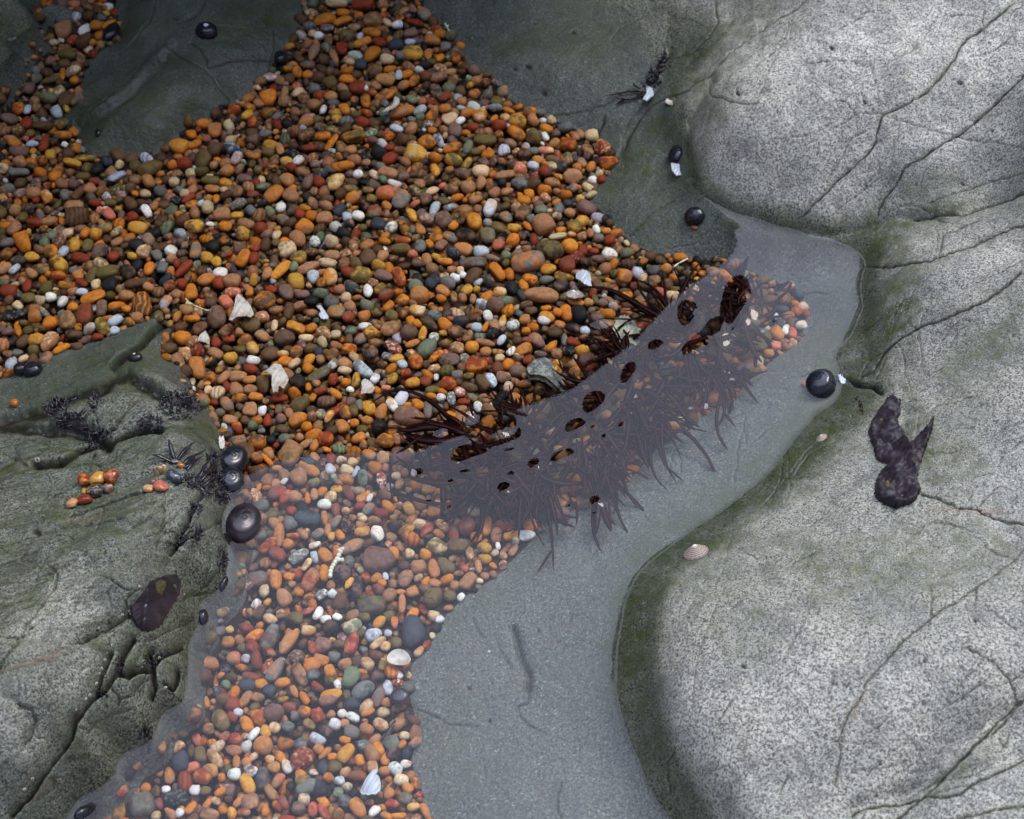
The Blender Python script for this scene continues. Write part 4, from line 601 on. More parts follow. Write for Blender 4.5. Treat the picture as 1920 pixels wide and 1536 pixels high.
240 1280|985 865 250 110 40 TC;935 990 190 140 15 TY;1010 730 170 130 -40 Cs;850 1070 210 160 20 RO;1215 640 150 140 0 RA;1345 480 190 130 55 OV;1470 400 180 150 40 OR;1640 350 240 190 10 PB;1050 440 240 160 40 VT;910 525 140 130 0 TB;1175 260 160 140 -20 RA;1545 560 150 110 70 YO;1520 720 210 180 0 TO;1345 1150 250 140 60 YO;1515 1080 220 140 85 UP;1380 1000 160 110 20 PW;1200 1040 150 140 0 Ws;1690 1110 180 110 -55 TA;1790 950 150 120 60 CW;1640 960 150 120 0 TY;1600 870 120 100 30 OC;1720 840 170 120 40 OB;1420 840 120 90 -50 C;1335 900 130 100 50 OT;1225 900 130 90 80 OT;1200 770 190 110 5 TR;1170 390 130 90 40 R;595 890 220 190 60 UKs;820 820 190 140 70 VB;710 780 130 80 80 B;785 660 150 100 60 RA;750 1215 120 110 0 WS;540 1310 260 170 -10 KGs;710 1410 150 90 -50 OT;890 1370 130 80 -60 OT;990 1335 120 80 35 CT;1040 1230 130 80 -30 O;1370 1350 200 180 0 TP;1250 1340 170 90 -50 TO;1310 1465 150 100 0 TR;1170 1480 130 110 70 YO;910 1490 220 120 10 TB;1545 1440 130 90 80 OT;1615 1240 200 110 45 TB;1750 1350 180 90 60 RP;1680 1400 140 80 50 RO;350 1015 100 90 0 OT;1800 500 140 120 20 GKs;1650 510 130 110 40 CT;1820 290 150 100 0 RP;355 1370 130 100 60 RP;150 1400 280 240 -20 GB;190 1190 130 100 0 O;465 1050 180 110 75 TO;870 230 150 120 70 TO;1070 200 150 130 0 BV;430 1210 100 80 0 WC;480 1480 160 90 40 T;310 1500 110 90 0 CT;1245 340 110 100 0 S;590 1470 100 90 0 WS;1420 580 170 90 -50 WS;870 1220 120 90 0 V
1280 512|380 1420 240 190 -50 AT;490 1140 80 75 0 W;270 1330 90 75 20 W;250 1510 75 75 0 W;1330 600 100 130 80 WC;1240 690 150 110 80 RA;1160 650 130 90 -70 WC;1060 680 170 130 60 OT;1050 830 120 110 0 A;970 910 110 100 0 OT;920 770 260 130 -60 V;1140 300 160 150 0 BT;1260 360 110 100 0 OR;1310 240 150 150 0 U;1280 440 120 100 0 OR;1110 410 170 90 5 U
640 512|3280 2210 150 100 10 O;3200 2300 150 150 0 T;3020 2340 130 110 0 TP;3330 2080 70 60 0 C
520 1280|285 870 260 220 -30 RCs;770 810 220 160 -50 YO;915 1410 240 160 50 OT;285 1110 170 160 0 VY;330 1200 240 150 -20 GE;980 290 180 120 -50 TC;1020 345 160 90 -30 TO;1165 480 180 130 35 TC;1000 530 170 120 20 TO;1200 340 140 110 0 Cs;1360 320 190 120 -20 BT;850 395 160 100 25 Ws;730 355 100 90 0 CW;645 480 140 130 20 SW;755 465 110 100 0 TA;450 640 180 130 20 SG;265 700 130 130 0 GU;470 755 140 110 20 OT;540 800 170 80 -45 TO;620 840 120 80 -10 OR;930 880 130 110 70 OY;1075 800 180 150 60 T;1145 760 150 110 60 OT;1215 870 150 110 80 OT;1285 680 180 150 20 GE;1430 605 140 105 -10 CG;1400 705 110 80 -40 OT;1455 800 140 120 80 KU;1450 920 120 90 -5 WA;1330 980 160 140 40 Ws;1390 1105 165 130 10 CWs;1560 1150 140 95 50 OB;1460 1190 140 110 50 OT;1265 1250 120 120 0 TO;1440 1310 160 140 10 GV;1530 1405 145 90 -12 YC;1665 1450 190 100 60 TO;1290 1370 150 90 20 RA;1090 1450 140 110 -50 W;1080 960 160 130 80 TC;905 1055 220 110 0 RV;755 1020 110 105 0 TC;840 560 180 150 0 GVs;300 340 150 140 10 OB;455 370 160 140 60 RA;140 290 160 90 0 RP;520 1340 180 110 50 OT;400 1430 160 120 80 RA;530 1460 200 110 50 RA;790 1180 120 100 -20 CG;700 1110 130 110 0 SG;580 1080 120 110 20 OB;240 1420 150 140 0 PB;1360 1500 170 80 -10 OY;1230 1500 180 80 20 OT;490 1220 200 180 0 UK;510 950 150 130 80 UK;650 950 160 150 0 VB;760 1340 160 130 0 GU;270 1040 130 90 20 OY;300 1330 130 130 0 CG;760 650 130 80 10 O;365 480 160 110 40 VT;550 550 180 130 50 KP;1310 820 160 150 0 KP;200 380 110 100 0 GP
"""
CC = dict(T=(.40,.195,.088),O=(.58,.195,.022),Y=(.60,.31,.045),B=(.125,.066,.032),R=(.26,.045,.017),P=(.20,.115,.088),W=(.80,.78,.70),G=(.165,.165,.145),K=(.018,.017,.016),
 V=(.150,.108,.034),E=(.17,.205,.115),C=(.66,.48,.27),S=(.50,.54,.58),U=(.050,.062,.074),A=(.58,.17,.095))
CNAME = dict(T='tan',O='orange',Y='ochre yellow',B='brown',R='rust red',P='mauve brown',W='white',G='grey',K='black',V='olive brown',E='grey green',C='cream',S='pale bluish white',U='slate blue',A='salmon pink')
ico_bm = {}
def ico(sub):
    if sub not in ico_bm:
        bm = bmesh.new(); bmesh.ops.create_icosphere(bm, subdivisions=sub, radius=1)
        V = np.array([v.co[:] for v in bm.verts]); bm.verts.ensure_lookup_table(); F = np.array([[v.index for v in f.verts] for f in bm.faces]); bm.free(); ico_bm[sub] = (V, F)
    return ico_bm[sub]
SHAPES = {}
def pebble_shape(sub, k):
    if (sub, k) not in SHAPES:
        V, F = ico(sub); r = np.random.RandomState(500+k); p = r.uniform(.72, 1.0)
        W_ = np.sign(V)*np.abs(V)**p; W_ /= np.max(np.abs(W_), axis=0)
        o = r.rand(3)*50; n = fbm(V[:, 0]*1.0+o[0]+V[:, 2]*.7, V[:, 1]*1.0+o[1]-V[:, 2]*.6, .9, 2, 200+k)
        W_ = W_*(1+.20*n)[:, None]
        tpr = r.uniform(-.24, .24); W_[:, 1] *= 1+tpr*W_[:, 0]; W_[:, 0] += r.uniform(-.12, .12)*W_[:, 1]**2
        for q in range(r.randint(0, 5)):                       # one or two flattened faces
            d = r.randn(3); d /= np.linalg.norm(d); m = r.uniform(.66, .88); s = W_@d; W_ = W_-np.maximum(s-m, 0)[:, None]*d*.8
        SHAPES[(sub, k)] = W_
    return SHAPES[(sub, k)], ico(sub)[1]
def rotz_tilt(a, t1, t2):
    ca, sa = math.cos(a), math.sin(a); Rz = np.array([[ca, -sa, 0], [sa, ca, 0], [0, 0, 1]])
    c1, s1 = math.cos(t1), math.sin(t1); Rx = np.array([[1, 0, 0], [0, c1, -s1], [0, s1, c1]])
    c2, s2 = math.cos(t2), math.sin(t2); Ry = np.array([[c2, 0, s2], [0, 1, 0], [-s2, 0, c2]])
    return Rz@Ry@Rx
def stone_verts(sub, st):                      # st: x y z a b c ang shape tilt1 tilt2
    V, F = pebble_shape(sub, st['k']); P_ = (V*np.array([st['a'], st['b'], st['c']]))@rotz_tilt(st['ang'], st['t1'], st['t2']).T
    return P_, F
def stone_cols(st, n):
    col = np.array([CC[st['col'][0]]])[0]; jit = st['jit']; col = np.clip(col*jit, 0, .9)
    c2k = st['col'][1] if len(st['col']) > 1 and st['col'][1].isupper() else None
    fl = [0.0, 0.0, 0.0]
    if c2k: c2 = np.array(CC[c2k])*.95
    else: c2 = col*np.array([.62, .55, .5])
    if st['col'].endswith('s'): fl[1] = 1.0; c2 = c2 if c2k else (col*.25 if sum(col) > .9 else np.minimum(col*2.2+.12, .8))
    elif st['col'].endswith('b'): fl[2] = 1.0
    elif c2k: fl[0] = .85
    else: fl[0] = .45 if st['rnd'][0] > .5 else .15
    one = np.ones((n, 1), np.float32)
    return dict(pcol=np.c_[np.tile(col, (n, 1)), one], pcol2=np.c_[np.tile(c2, (n, 1)), one], prnd=np.tile(np.array(st['rnd'])*7, (n, 1)), pflag=np.tile(fl, (n, 1)))
def mkstone(px, py, L, Wd, ang, col, lift):
    p = at(px, py, LEV); sc = np.linalg.norm(p-CAM)*KX/1920
    a = math.radians(ang); dx, dy = math.cos(a)*L, -math.sin(a)*L; ex, ey = math.sin(a)*Wd, math.cos(a)*Wd
    th = math.atan2(dy*1.13, dx); La = math.hypot(dx, dy*1.13)*sc/2; Wb = math.hypot(ex, ey*1.10)*sc/2
    c = Wb*RS.uniform(.60, .82); j = RS.uniform(.86, 1.14)*(1+RS.uniform(-.04, .04, 3))
    return dict(x=p[0], y=p[1], px=px, py=py, z=LEV+c*.35+lift, a=La*1.02, b=Wb*1.02, c=c, ang=th, col=col, k=RS.randint(0, 40), t1=RS.uniform(-.16, .16), t2=RS.uniform(-.14, .14), jit=j, rnd=RS.rand(3).tolist())
stones = []
for l in CAT.strip().split('\n'):
    o, rest = l.split('|'); ox, oy = map(float, o.split())
    for e in rest.split(';'):
        f = e.split(); x, y, L, Wd, an = map(float, f[:5])
        px, py = ox+x/6, oy+y/6; L /= 6; Wd /= 6
        if L < Wd: L, Wd, an = Wd, L, an+90
        if any(math.hypot(px-s['px'], py-s['py']) < .30*(L+s['L'])/2 for s in stones): continue
        s = mkstone(px, py, L, Wd, an, f[5], 0); s['L'] = L; s['Wd'] = Wd; stones.append(s)
# lift each stone clear of bigger neighbours it was placed on
for i, s in enumerate(stones):
    ov = 0
    for t in stones[:i]:
        d = math.hypot(s['x']-t['x'], s['y']-t['y']); r = math.sqrt(s['a']*s['b'])+math.sqrt(t['a']*t['b'])
        if d < .85*r: ov = max(ov, (.85*r-d)*.45)
    s['z'] += min(ov, .0035)
stones.sort(key=lambda s: -s['L']*s['Wd'])
NIND = 286
print('traced stones', len(stones))

# --- the rest of the gravel: packed around the traced stones in three passes
PACK_POLY = [p for p in PEBBLE_POLY]
for o_, n_ in {(372,750):(352,752),(400,782):(384,784),(415,822):(402,824),(430,850):(412,850),(450,900):(424,900),(470,980):(430,980),(440,1040):(424,1040),(415,1120):(402,1120),(395,1180):(384,1180),(372,1332):(360,1332),(335,1385):(322,1390)}.items(): PACK_POLY[PACK_POLY.index(o_)] = n_
def pack(n_try, rmin, rmax, ov, zoff, zj, exist, sig=.30):
    cell = .012; grid = {}
    def put(i, x, y, r): grid.setdefault((int(x//cell), int(y//cell)), []).append((x, y, r))
    for e in exist: put(0, *e)
    res = []; xs = RS.uniform(-.48, .48, n_try); ys = RS.uniform(-.39, .46, n_try)
    P_ = np.stack([xs, ys, np.full(n_try, LEV)], -1); px, py = to_px(P_); ok = in_poly(px, py, PACK_POLY) & (px > -199) & (px < 1980) & (py > -58) & (py < 1755)
    xs, ys, px, py = xs[ok], ys[ok], px[ok], py[ok]; n = len(xs)
    rr = np.clip(.0034*np.exp(RS.normal(0, sig, n)), rmin, rmax); order = np.argsort(-rr+RS.normal(0, .0004, n))
    gz_ = ground_z(xs, ys)
    for i in order:
        x, y, r = xs[i], ys[i], rr[i]; cx_, cy_ = int(x//cell), int(y//cell); good = gz_[i] < -.011
        for a in (-1, 0, 1):
            for b in (-1, 0, 1):
                for (ex, ey, er) in grid.get((cx_+a, cy_+b), ()):
                    if (x-ex)**2+(y-ey)**2 < (ov*(r+er))**2: good = False; break
                if not good: break
            if not good: break
        if not good: continue
        put(0, x, y, r); res.append((x, y, r, px[i], py[i], gz_[i]))
    return res
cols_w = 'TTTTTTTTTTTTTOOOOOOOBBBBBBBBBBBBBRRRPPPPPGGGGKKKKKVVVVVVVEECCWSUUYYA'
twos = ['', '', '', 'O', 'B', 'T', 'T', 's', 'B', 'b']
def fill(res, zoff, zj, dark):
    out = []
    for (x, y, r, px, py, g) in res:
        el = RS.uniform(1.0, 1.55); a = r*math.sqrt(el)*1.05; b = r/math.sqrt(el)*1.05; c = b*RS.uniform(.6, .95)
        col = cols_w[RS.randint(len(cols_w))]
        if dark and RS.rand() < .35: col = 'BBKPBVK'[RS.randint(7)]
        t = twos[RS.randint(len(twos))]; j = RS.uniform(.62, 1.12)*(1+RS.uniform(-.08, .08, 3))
        z = max(LEV+zoff+RS.uniform(-zj, zj)+c*.3, (g+c*.35) if zoff > -.006 else -1)
        out.append(dict(x=x, y=y, z=z, a=a, b=b, c=c, ang=RS.uniform(0, math.pi), col=col+t, k=RS.randint(0, 40), t1=RS.uniform(-.5, .5), t2=RS.uniform(-.45, .45), jit=j, rnd=RS.rand(3).tolist()))
    return out
ex = [(s['x'], s['y'], math.sqrt(s['a']*s['b'])) for s in stones]
for s in stones:                                # long stones are blocked along their length
    if s['a'] > 1.35*s['b']:
        for q in (-.5, .5): ex.append((s['x']+q*s['a']*math.cos(s['ang']), s['y']+q*s['a']*math.sin(s['ang']), s['b']*.9))
r1 = pack(78000, .0016, .0050, .80, 0, 0, ex)
r2 = pack(66000, .0012, .0022, .74, 0, 0, ex+[(a[0], a[1], a[2]) for a in r1], sig=.2)
r0 = pack(24000, .0030, .0052, .78, 0, 0, [])
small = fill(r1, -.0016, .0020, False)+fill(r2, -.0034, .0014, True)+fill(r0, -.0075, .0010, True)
print('gravel', len(r1), len(r2), len(r0))
def merged(name, sts, sub, mat):
    Vs, Fs, A = [], [], {k: [] for k in ('pcol', 'pcol2', 'prnd', 'pflag')}; off = 0
    for st in sts:
        P_, F = stone_verts(sub, st); P_ = P_+np.array([st['x'], st['y'], st['z']]); n = len(P_)
        Vs.append(P_); Fs.append(F+off); off += n; d = stone_cols(st, n)
        for k in A: A[k].append(d[k])
    return build_mesh(name, np.concatenate(Vs), np.concatenate(Fs), mat, {k: np.concatenate(v) for k, v in A.items()})
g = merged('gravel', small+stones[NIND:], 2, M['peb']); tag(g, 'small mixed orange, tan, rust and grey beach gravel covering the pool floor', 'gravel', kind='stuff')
# --- the largest stones stand as objects of their own, each with a label made from its look and its neighbours
MARKS = [('the torn white shell', 455, 580), ('the purple-streaked broken shell', 520, 712), ('the small striped shell chip', 384, 648), ('the green and white twig', 368, 580), ('the sunken green rock tongue', 290, 285),
 ('the black snail on the green rock tongue', 388, 62), ('the black oval snail at upper left', 208, 62), ('the curved white shell sliver', 735, 205), ('the tiny white forked twig', 838, 50), ('the ribbed white rubble lump', 1175, 625),
 ('the speckled granite chunk', 1028, 695), ('the oyster-like blue-white shell', 1095, 522), ('the upper bunch of red weed', 1230, 560), ('the long curved red frond', 780, 745), ('the open white clam shell', 748, 1236),
 ('the pearly broken shell', 697, 1472), ('the pale jointed coralline twig', 632, 1055), ('the dark ringed shell', 750, 1305), ('the biggest black snail', 455, 985), ('the upper black snail of three', 435, 860),
 ('the mossy left ledge', 180, 640), ('the big slate blue stone', 777, 1187), ('the largest grey and orange oval', 988, 494), ('the white pebble on the shelf edge', 864, 1121), ('the white shell beside the pink stone', 612, 730), ('the rock corner at top left', 45, 95),
 ('the tip of the sunken shelf at top centre', 1130, 260), ('the broad tan pebble by the corner rock', 119, 53)]
DIRS = ['right of', 'lower right of', 'below', 'lower left of', 'left of', 'upper left of', 'above', 'upper right of']
def shape_word(s):
    r = s['L']/s['Wd']
    return 'long' if r > 1.75 else 'oval' if r > 1.28 else 'rounded' if r > 1.1 else 'round'
def look(s):
    c = s['col']; base = CNAME[c[0]]
    if c.endswith('s') : base = 'speckled '+base
    elif c.endswith('b'): base = 'banded '+base
    elif len(c) > 1 and c[1].isupper() and CNAME[c[1]] != CNAME[c[0]]: base = CNAME[c[0]]+' and '+CNAME[c[1]]
    return base
big = stones[:NIND]; used_lab = set(); areas = [s['L']*s['Wd'] for s in big]
def size_word(s):
    a = s['L']*s['Wd']; return 'very large' if a > 1350 else 'large' if a > 800 else 'middling'
def nb(s, skip=0):
    c = sorted(big, key=lambda t: math.hypot(t['px']-s['px'], t['py']-s['py'])); t = c[1+skip]
    v = (math.degrees(math.atan2(t['py']-s['py'], t['px']-s['px']))+22.5) % 360
    return t, DIRS[int(v//45)]
def label_for(s):
    base = f"{size_word(s)} {shape_word(s)} {look(s)} pebble"; c = []
    ms = sorted(MARKS, key=lambda m: math.hypot(m[1]-s['px'], m[2]-s['py']))
    ms = [m for m in ms if math.hypot(m[1]-s['px'], m[2]-s['py']) > 12][:4]
    for m in ms[:2]:
        d = math.hypot(m[1]-s['px'], m[2]-s['py']); v = (math.degrees(math.atan2(s['py']-m[2], s['px']-m[1]))+22.5) % 360; dr = DIRS[int(v//45)]
        near = 'just ' if d < 45 else 'a little ' if d < 110 else 'well '
        c.append(f"{base} {near}{dr} {m[0]}")
    t, dr = nb(s); inv = {'right of': 'left of', 'left of': 'right of', 'above': 'below', 'below': 'above', 'upper left of': 'lower right of', 'lower right of': 'upper left of', 'upper right of': 'lower left of', 'lower left of': 'upper right of'}
    c.append(c[0]+f", {inv[dr]} {look(t)} one".replace(', ', ' and ', 0)); t, dr = nb(s, 1); c.append(c[0]+f", {inv[dr]} {look(t)} one"); t, dr = nb(s, 2); c.append(c[0]+f", {inv[dr]} {look(t)} one")
    for x in c:
        if len(x.split()) <= 16 and x not in used_lab: return x
    for x in c:
        x = x.replace(' a little', '').replace(' well', '').replace('middling ', '')
        if len(x.split()) <= 16 and x not in used_lab: return x
    return ' '.join(c[-1].split()[:16])
for s in big:
    P_, F = stone_verts(3, s); o = build_mesh('pebble', P_, F, M['peb'], stone_cols(s, len(P_))); o.location = (s['x'], s['y'], s['z'])
    lb = label_for(s); used_lab.add(lb); tag(o, lb, 'pebble', 'larger pebbles lying on the pool gravel')
# ------------------------------------------------------------------ living things and odds and ends
def frame_at(px, py, z=None):
    """Point and outward normal where something sits; z lifts it from the gravel or rock it rests on."""
    p = hit(px, py); n = normal_at(p, .006)
    if in_poly(np.array([px]), np.array([py]), PEBBLE_POLY)[0]:
        p = at(float(px), float(py), LEV+(.004 if z is None else z)); n = Vector((0, 0, 1))
    elif z: p = p+np.array(n)*z
    return Vector(p), n
def scale_at(p): return float(np.linalg.norm(np.array(p)-CAM))*KX/1920
def placed(V, p, n, ang=0.0):
    z_ = Vector(n).normalized(); y_ = (Vector((0, 1, 0))-z_*z_.y).normalized(); x_ = y_.cross(z_); R = np.array(Matrix((x_, y_, z_)).transposed()@Matrix.Rotation(-math.radians(ang), 3, 'Z')); return np.asarray(V)@R.T
def grid_faces(nu, nv, wrap=True):
    F = []
    for j in range(nv-1):
        for i in range(nu if wrap else nu-1):
            a = j*nu+i; b = j*nu+(i+1) % nu; F.append((a, b, b+nu, a+nu))
    return F
def empty(name, p):
    o = bpy.data.objects.new(name, None); o.empty_display_size = .01; COL.objects.link(o); o.location = p; return o
# --- black turban snails: coiled whorls with a suture line, a rounded body whorl and a worn apex
def snail_shape(rx, ry, h, turns=2.6, flip=1):
    nu, nv = 56, 30; V = []
    for j in range(nv):
        s = j/(nv-1)                                   # 0 apex .. 1 underside
        r = math.sin(min(1, s/.78)*math.pi/2)**.9 if s < .78 else 1-((s-.78)/.22)**1.6*.55
        z = (1-(min(s, .78)/.78)**2.1)*h*.82+h*.18 if s < .78 else h*.18-((s-.78)/.22)*h*.42
        for i in range(nu):
            th = 2*math.pi*i/nu; ph = (turns*(1-(1-r)**1.0)*1.0+flip*th/(2*math.pi)) % 1.0
            bul = math.sin(ph*math.pi)**.55; k = 1-.035*(1-bul)*(1 if s < .78 else .3); grow = 1+.10*(((th/(2*math.pi)) % 1)-.5)*r
            V.append((rx*r*k*grow*math.cos(th), ry*r*k*grow*math.sin(th), z*(.975+.025*bul)))
    n = len(V); V.append((0, 0, h)); V.append((0, 0, -h*.24)); F = grid_faces(nu, nv)
    return V, F+[(n, (i+1) % nu, i) for i in range(nu)]+[(n+1, (nv-1)*nu+i, (nv-1)*nu+(i+1) % nu) for i in range(nu)]
def snail(px, py, rx, ry, ang, label, h=.95, apex=True, mat='snail', z=None, lean=(0, 0), group=None, zabs=None):
    p, n = frame_at(px, py, z)
    if zabs is not None: p = Vector(at(float(px), float(py), zabs)); n = Vector((0, 0, 1))
    sc = scale_at(p); rx *= sc; ry *= sc*1.08; hh = min(rx, ry)*h
    V, F = snail_shape(rx, ry, hh); n = (n+Vector((lean[0], lean[1], 0))).normalized()
    o = build_mesh('sea_snail', placed(V, p, n, ang), F, M[mat]); o.location = p; tag(o, label, 'sea snail', group)
    if apex:
        r = min(rx, ry)*.27; a, f = [], []
        for j in range(6):
            for i in range(18):
                th = 2*math.pi*i/18; q = j/5; rr = r*math.sin(q*1.5)*(1+.12*math.sin(3*th)); a.append((rr*math.cos(th), rr*math.sin(th), hh*(1.015)-r*.35*(1-math.cos(q*1.5))+hh*.02))
        f = grid_faces(18, 6); c = build_mesh('apex', placed(a, p, n, ang), f, M['pearl' if apex == 'pearl' else 'white'], parent=o)
    return o
SN = 'black snails of the tide pool'
snail(388, 62, 21, 18, 20, 'black snail with a pale shining apex on the sunken green rock tongue', apex='pearl', group=SN)
snail(209, 62, 13, 22, 20, 'upright oval black snail on the left edge of the green rock tongue', apex=False, group=SN)
snail(526, 109, 12, 14, 0, 'small black snail at the right edge of the green rock tongue', apex=False, group=SN)
snail(184, 250, 6, 8, 0, 'tiny black snail low on the green rock tongue by the gravel', apex=False, group=SN)
snail(1269, 292, 15, 20, 10, 'blue-black snail in the gap beside the pale boulder', apex=False, group=SN)
snail(1303, 407, 20, 17, 0, 'round matt black snail with a pink pebble at its foot, on the shelf', apex=False, group=SN)
snail(1541, 727, 29, 29, 30, 'big glossy black snail at the waterline of the right rock', h=1.05, apex=False, z=.001, group=SN)
snail(254, 673, 14, 11, 0, 'purplish snail with a white spiral apex on the mossy left ledge', mat='mussel', group=SN)
snail(437, 866, 26, 32, 20, 'uppermost of three big black snails against the left rock', apex=False, zabs=-.006, lean=(.3, .05), group=SN)
snail(432, 905, 26, 27, 0, 'middle of three big black snails, ringed by water at the left rock', apex=False, zabs=-.003, lean=(.25, 0), group=SN)
snail(457, 984, 33, 41, 10, 'largest black snail, lowest of three, with a purple sheen', mat='mussel', apex=False, zabs=-.003, h=.85, lean=(.25, .1), group=SN)
snail(378, 1158, 13, 15, 0, 'small glossy black snail low on the left rock by the water', apex=False, group=SN)
snail(418, 1095, 8, 15, 0, 'narrow black snail wedged at the waterline under the big ones', apex=False, group=SN)
snail(62, 697, 20, 17, 20, 'black snail half hidden below pale pebbles at the left edge', apex=False, group=SN)
snail(38, 692, 12, 10, 0, 'smaller black snail touching pale pebbles at the left edge', apex=False, group=SN)
snail(137, 749, 11, 9, 0, 'dull dark snail in the crevice of the left ledge', h=.6, apex=False, group=SN)
snail(183, 791, 6, 4, 0, 'tiny bluish snail by black weed on the left rock', apex=False, group=SN)
snail(148, 1524, 28, 17, -15, 'black snail cut by the bottom edge under the left rock', apex=False, z=.004, group=SN)
# --- limpets: ribbed cones with growth rings
def limpet_mat():
    k = NT('ringed_limpet_shell'); r = k.attr('rad').outputs['Fac']; P = k.obj()
    w = k.n('TexWave', wave_type='BANDS', inp={'Vector': k.n('CombineXYZ', inp={0: r}).outputs[0], 'Scale': 2.6, 'Distortion': 1.2, 'Detail': 2.0, 'Detail Scale': 3.0}).outputs['Fac']
    b = k.mix(k.ramp(w, .3, .7), c4(.42, .34, .25), c4(.14, .095, .075)); b = k.mix(k.ramp(r, .0, .30, 1, 0), b, c4(.80, .76, .70)); b = k.mix(k.ramp(r, .82, 1, 0, .8), b, c4(.15, .12, .12))
    k.link(b, k.b.inputs['Base Color']); k.b.inputs['Roughness'].default_value = .5; k.link(k.bump(k.noise(P, 1500, 2), .4, .0005), k.b.inputs['Normal']); return k.m
M['limpet'] = limpet_mat()
def limpet(px, py, rx, ry, ang, label, off=(.15, .1)):
    p, n = frame_at(px, py, .0002); sc = scale_at(p); rx *= sc; ry *= sc*1.1; V, R_ = [], []
    for j in range(16):
        q = j/15
        for i in range(64):
            th = 2*math.pi*i/64; rr = q*(1+.035*math.sin(th*17)*q); V.append((rx*(rr*math.cos(th)+off[0]*(1-q)), ry*(rr*math.sin(th)+off[1]*(1-q)), min(rx, ry)*.62*(1-q**1.2)+.0002)); R_.append(q)
    o = build_mesh('limpet', placed(V, p, n, ang), grid_faces(64, 16), M['limpet'], {'rad': R_}); o.location = p; tag(o, label, 'limpet')
limpet(1305, 1037, 24, 23, -38, 'ringed cream and brown limpet with a white tip on green rock')
limpet(1541, 822, 12, 8.5, -50, 'small dull brown limpet near the green waterline below the glossy snail')
# --- barnacles
BN = """235 1121;245 1151;253 1149;257 1145;223 1156;185 1178;118 1212;257 1102;267 1250;200 1224;196 1238;190 1254;185 1263;180 1282;160 1311;142 1331;168 1304;70 863;1797 952;1810 949;1827 954;1837 955;1852 967;1862 970;1880 974;1907 977;1917 979;1785 940;1870 972;1818 951;1844 961;210 1210;60 1460;45 1480;243 1146;229 1153;152 1195;345 1115;310 1290;262 1100;1890 975;298 1234"""
for i, l in enumerate(BN.split(';')):
    a, b = map(float, l.split()); p, n = frame_at(a, b, .0001); sc = scale_at(p); r = sc*random.uniform(2.2, 3.9)*(1.5 if i == 17 else 1); V = []
    prof = [(1.0, 0), (.82, .45), (.62, .78), (.52, .82), (.40, .55), (.34, .30)]; e = random.uniform(.75, 1); rot = random.random()*180
    for (q, z) in prof:
        for k in range(20):
            th = 2*math.pi*k/20; m = 1+.10*math.cos(6*th+i); V.append((r*q*m*math.cos(th)*e, r*q*m*math.sin(th), r*z*.8))
    o = build_mesh('barnacle', placed(V, p, n, rot), grid_faces(20, 6), M['barn']); o.location = p
    V2 = [(r*.40*math.cos(2*math.pi*k/12)*e, r*.40*math.sin(2*math.pi*k/12), r*.34) for k in range(12)]
    build_mesh('opening', placed(V2, p, n, rot), [tuple(range(12))], M['hole'], parent=o)
    where = 'in the crack leading right from the black crust' if a > 1500 else 'beside the dark leathery patch on the left rock' if (abs(a-240) < 35 and abs(b-1140) < 55) else 'alone on the upper part of the left rock' if i == 17 else 'along the cracks in the lower left rock'
    ref = [('the cream pebble', 136, 950)]
    tag(o, ('white open barnacle ' if i == 17 else ('wider ' if r > sc*3.1 else 'tiny ')+'pale ring-shaped barnacle ')+where, 'barnacle', 'white barnacle of the left rock' if i == 17 else 'barnacles '+where)
# --- thin leathery crusts of dried weed lying on the rock
def crust(poly, name, label, cat, mat, thick=.0012, lump=.0016, parent=None, lift=0.0, step=2.2, ragged=2.2):
    pts = []
    for (x0, y0), (x1, y1) in zip(poly, poly[1:]+poly[:1]):
        m = max(1, int(math.hypot(x1-x0, y1-y0)/3))
        for k in range(m): pts.append((x0+(x1-x0)*k/m+random.gauss(0, ragged*.35), y0+(y1-y0)*k/m+random.gauss(0, ragged*.35)))
    xs = np.arange(min(p[0] for p in pts)-2, max(p[0] for p in pts)+3, step); ys = np.arange(min(p[1] for p in pts)-2, max(p[1] for p in pts)+3, step)
    X, Y = np.meshgrid(xs, ys); ins = in_poly(X, Y, pts); idx = -np.ones(X.shape, int); V = []
    E = np.array(pts)
    for j, i in zip(*np.nonzero(ins)):
        d = np.min(np.hypot(E[:, 0]-X[j, i], E[:, 1]-Y[j, i])); h = hit(X[j, i], Y[j, i]); e = min(1, d/5)
        w_ = float(fbm(np.array(h[0]), np.array(h[1]), 130, 3, 88)); w2 = abs(float(fbm(np.array(h[0]), np.array(h[1]), 60, 2, 99)))
        idx[j, i] = len(V); V.append((h[0], h[1], h[2]+lift-.0003+thick*math.sqrt(e)+lump*e*(w_+w2*1.2)))
    F = [(idx[j, i], idx[j+1, i], idx[j+1, i+1], idx[j, i+1])[::-1] for j in range(X.shape[0]-1) for i in range(X.shape[1]-1) if min(idx[j, i], idx[j+1, i], idx[j+1, i+1], idx[j, i+1]) >= 0]
    c = np.mean(V, 0); V = np.array(V)-c; nV = len(V); B = V.copy(); B[:, 2] -= .0035; cnt = {}
    for f in F:
        for a, b in zip(f, f[1:]+f[:1]): cnt[(a, b)] = cnt.get((a, b), 0)+1
    side = [(b, a, a+nV, b+nV) for (a, b) in cnt if (b, a) not in cnt]
    o = build_mesh(name, np.r_[V, B], [tuple(f) for f in F]+side, M[mat], parent=parent)
    if parent: o.location = Vector(c)-parent.location
    else: o.location = c; tag(o, label, cat)
    return o
t3 = lambda ox, oy, s: [(ox+a/3, oy+b/3) for a, b in s]
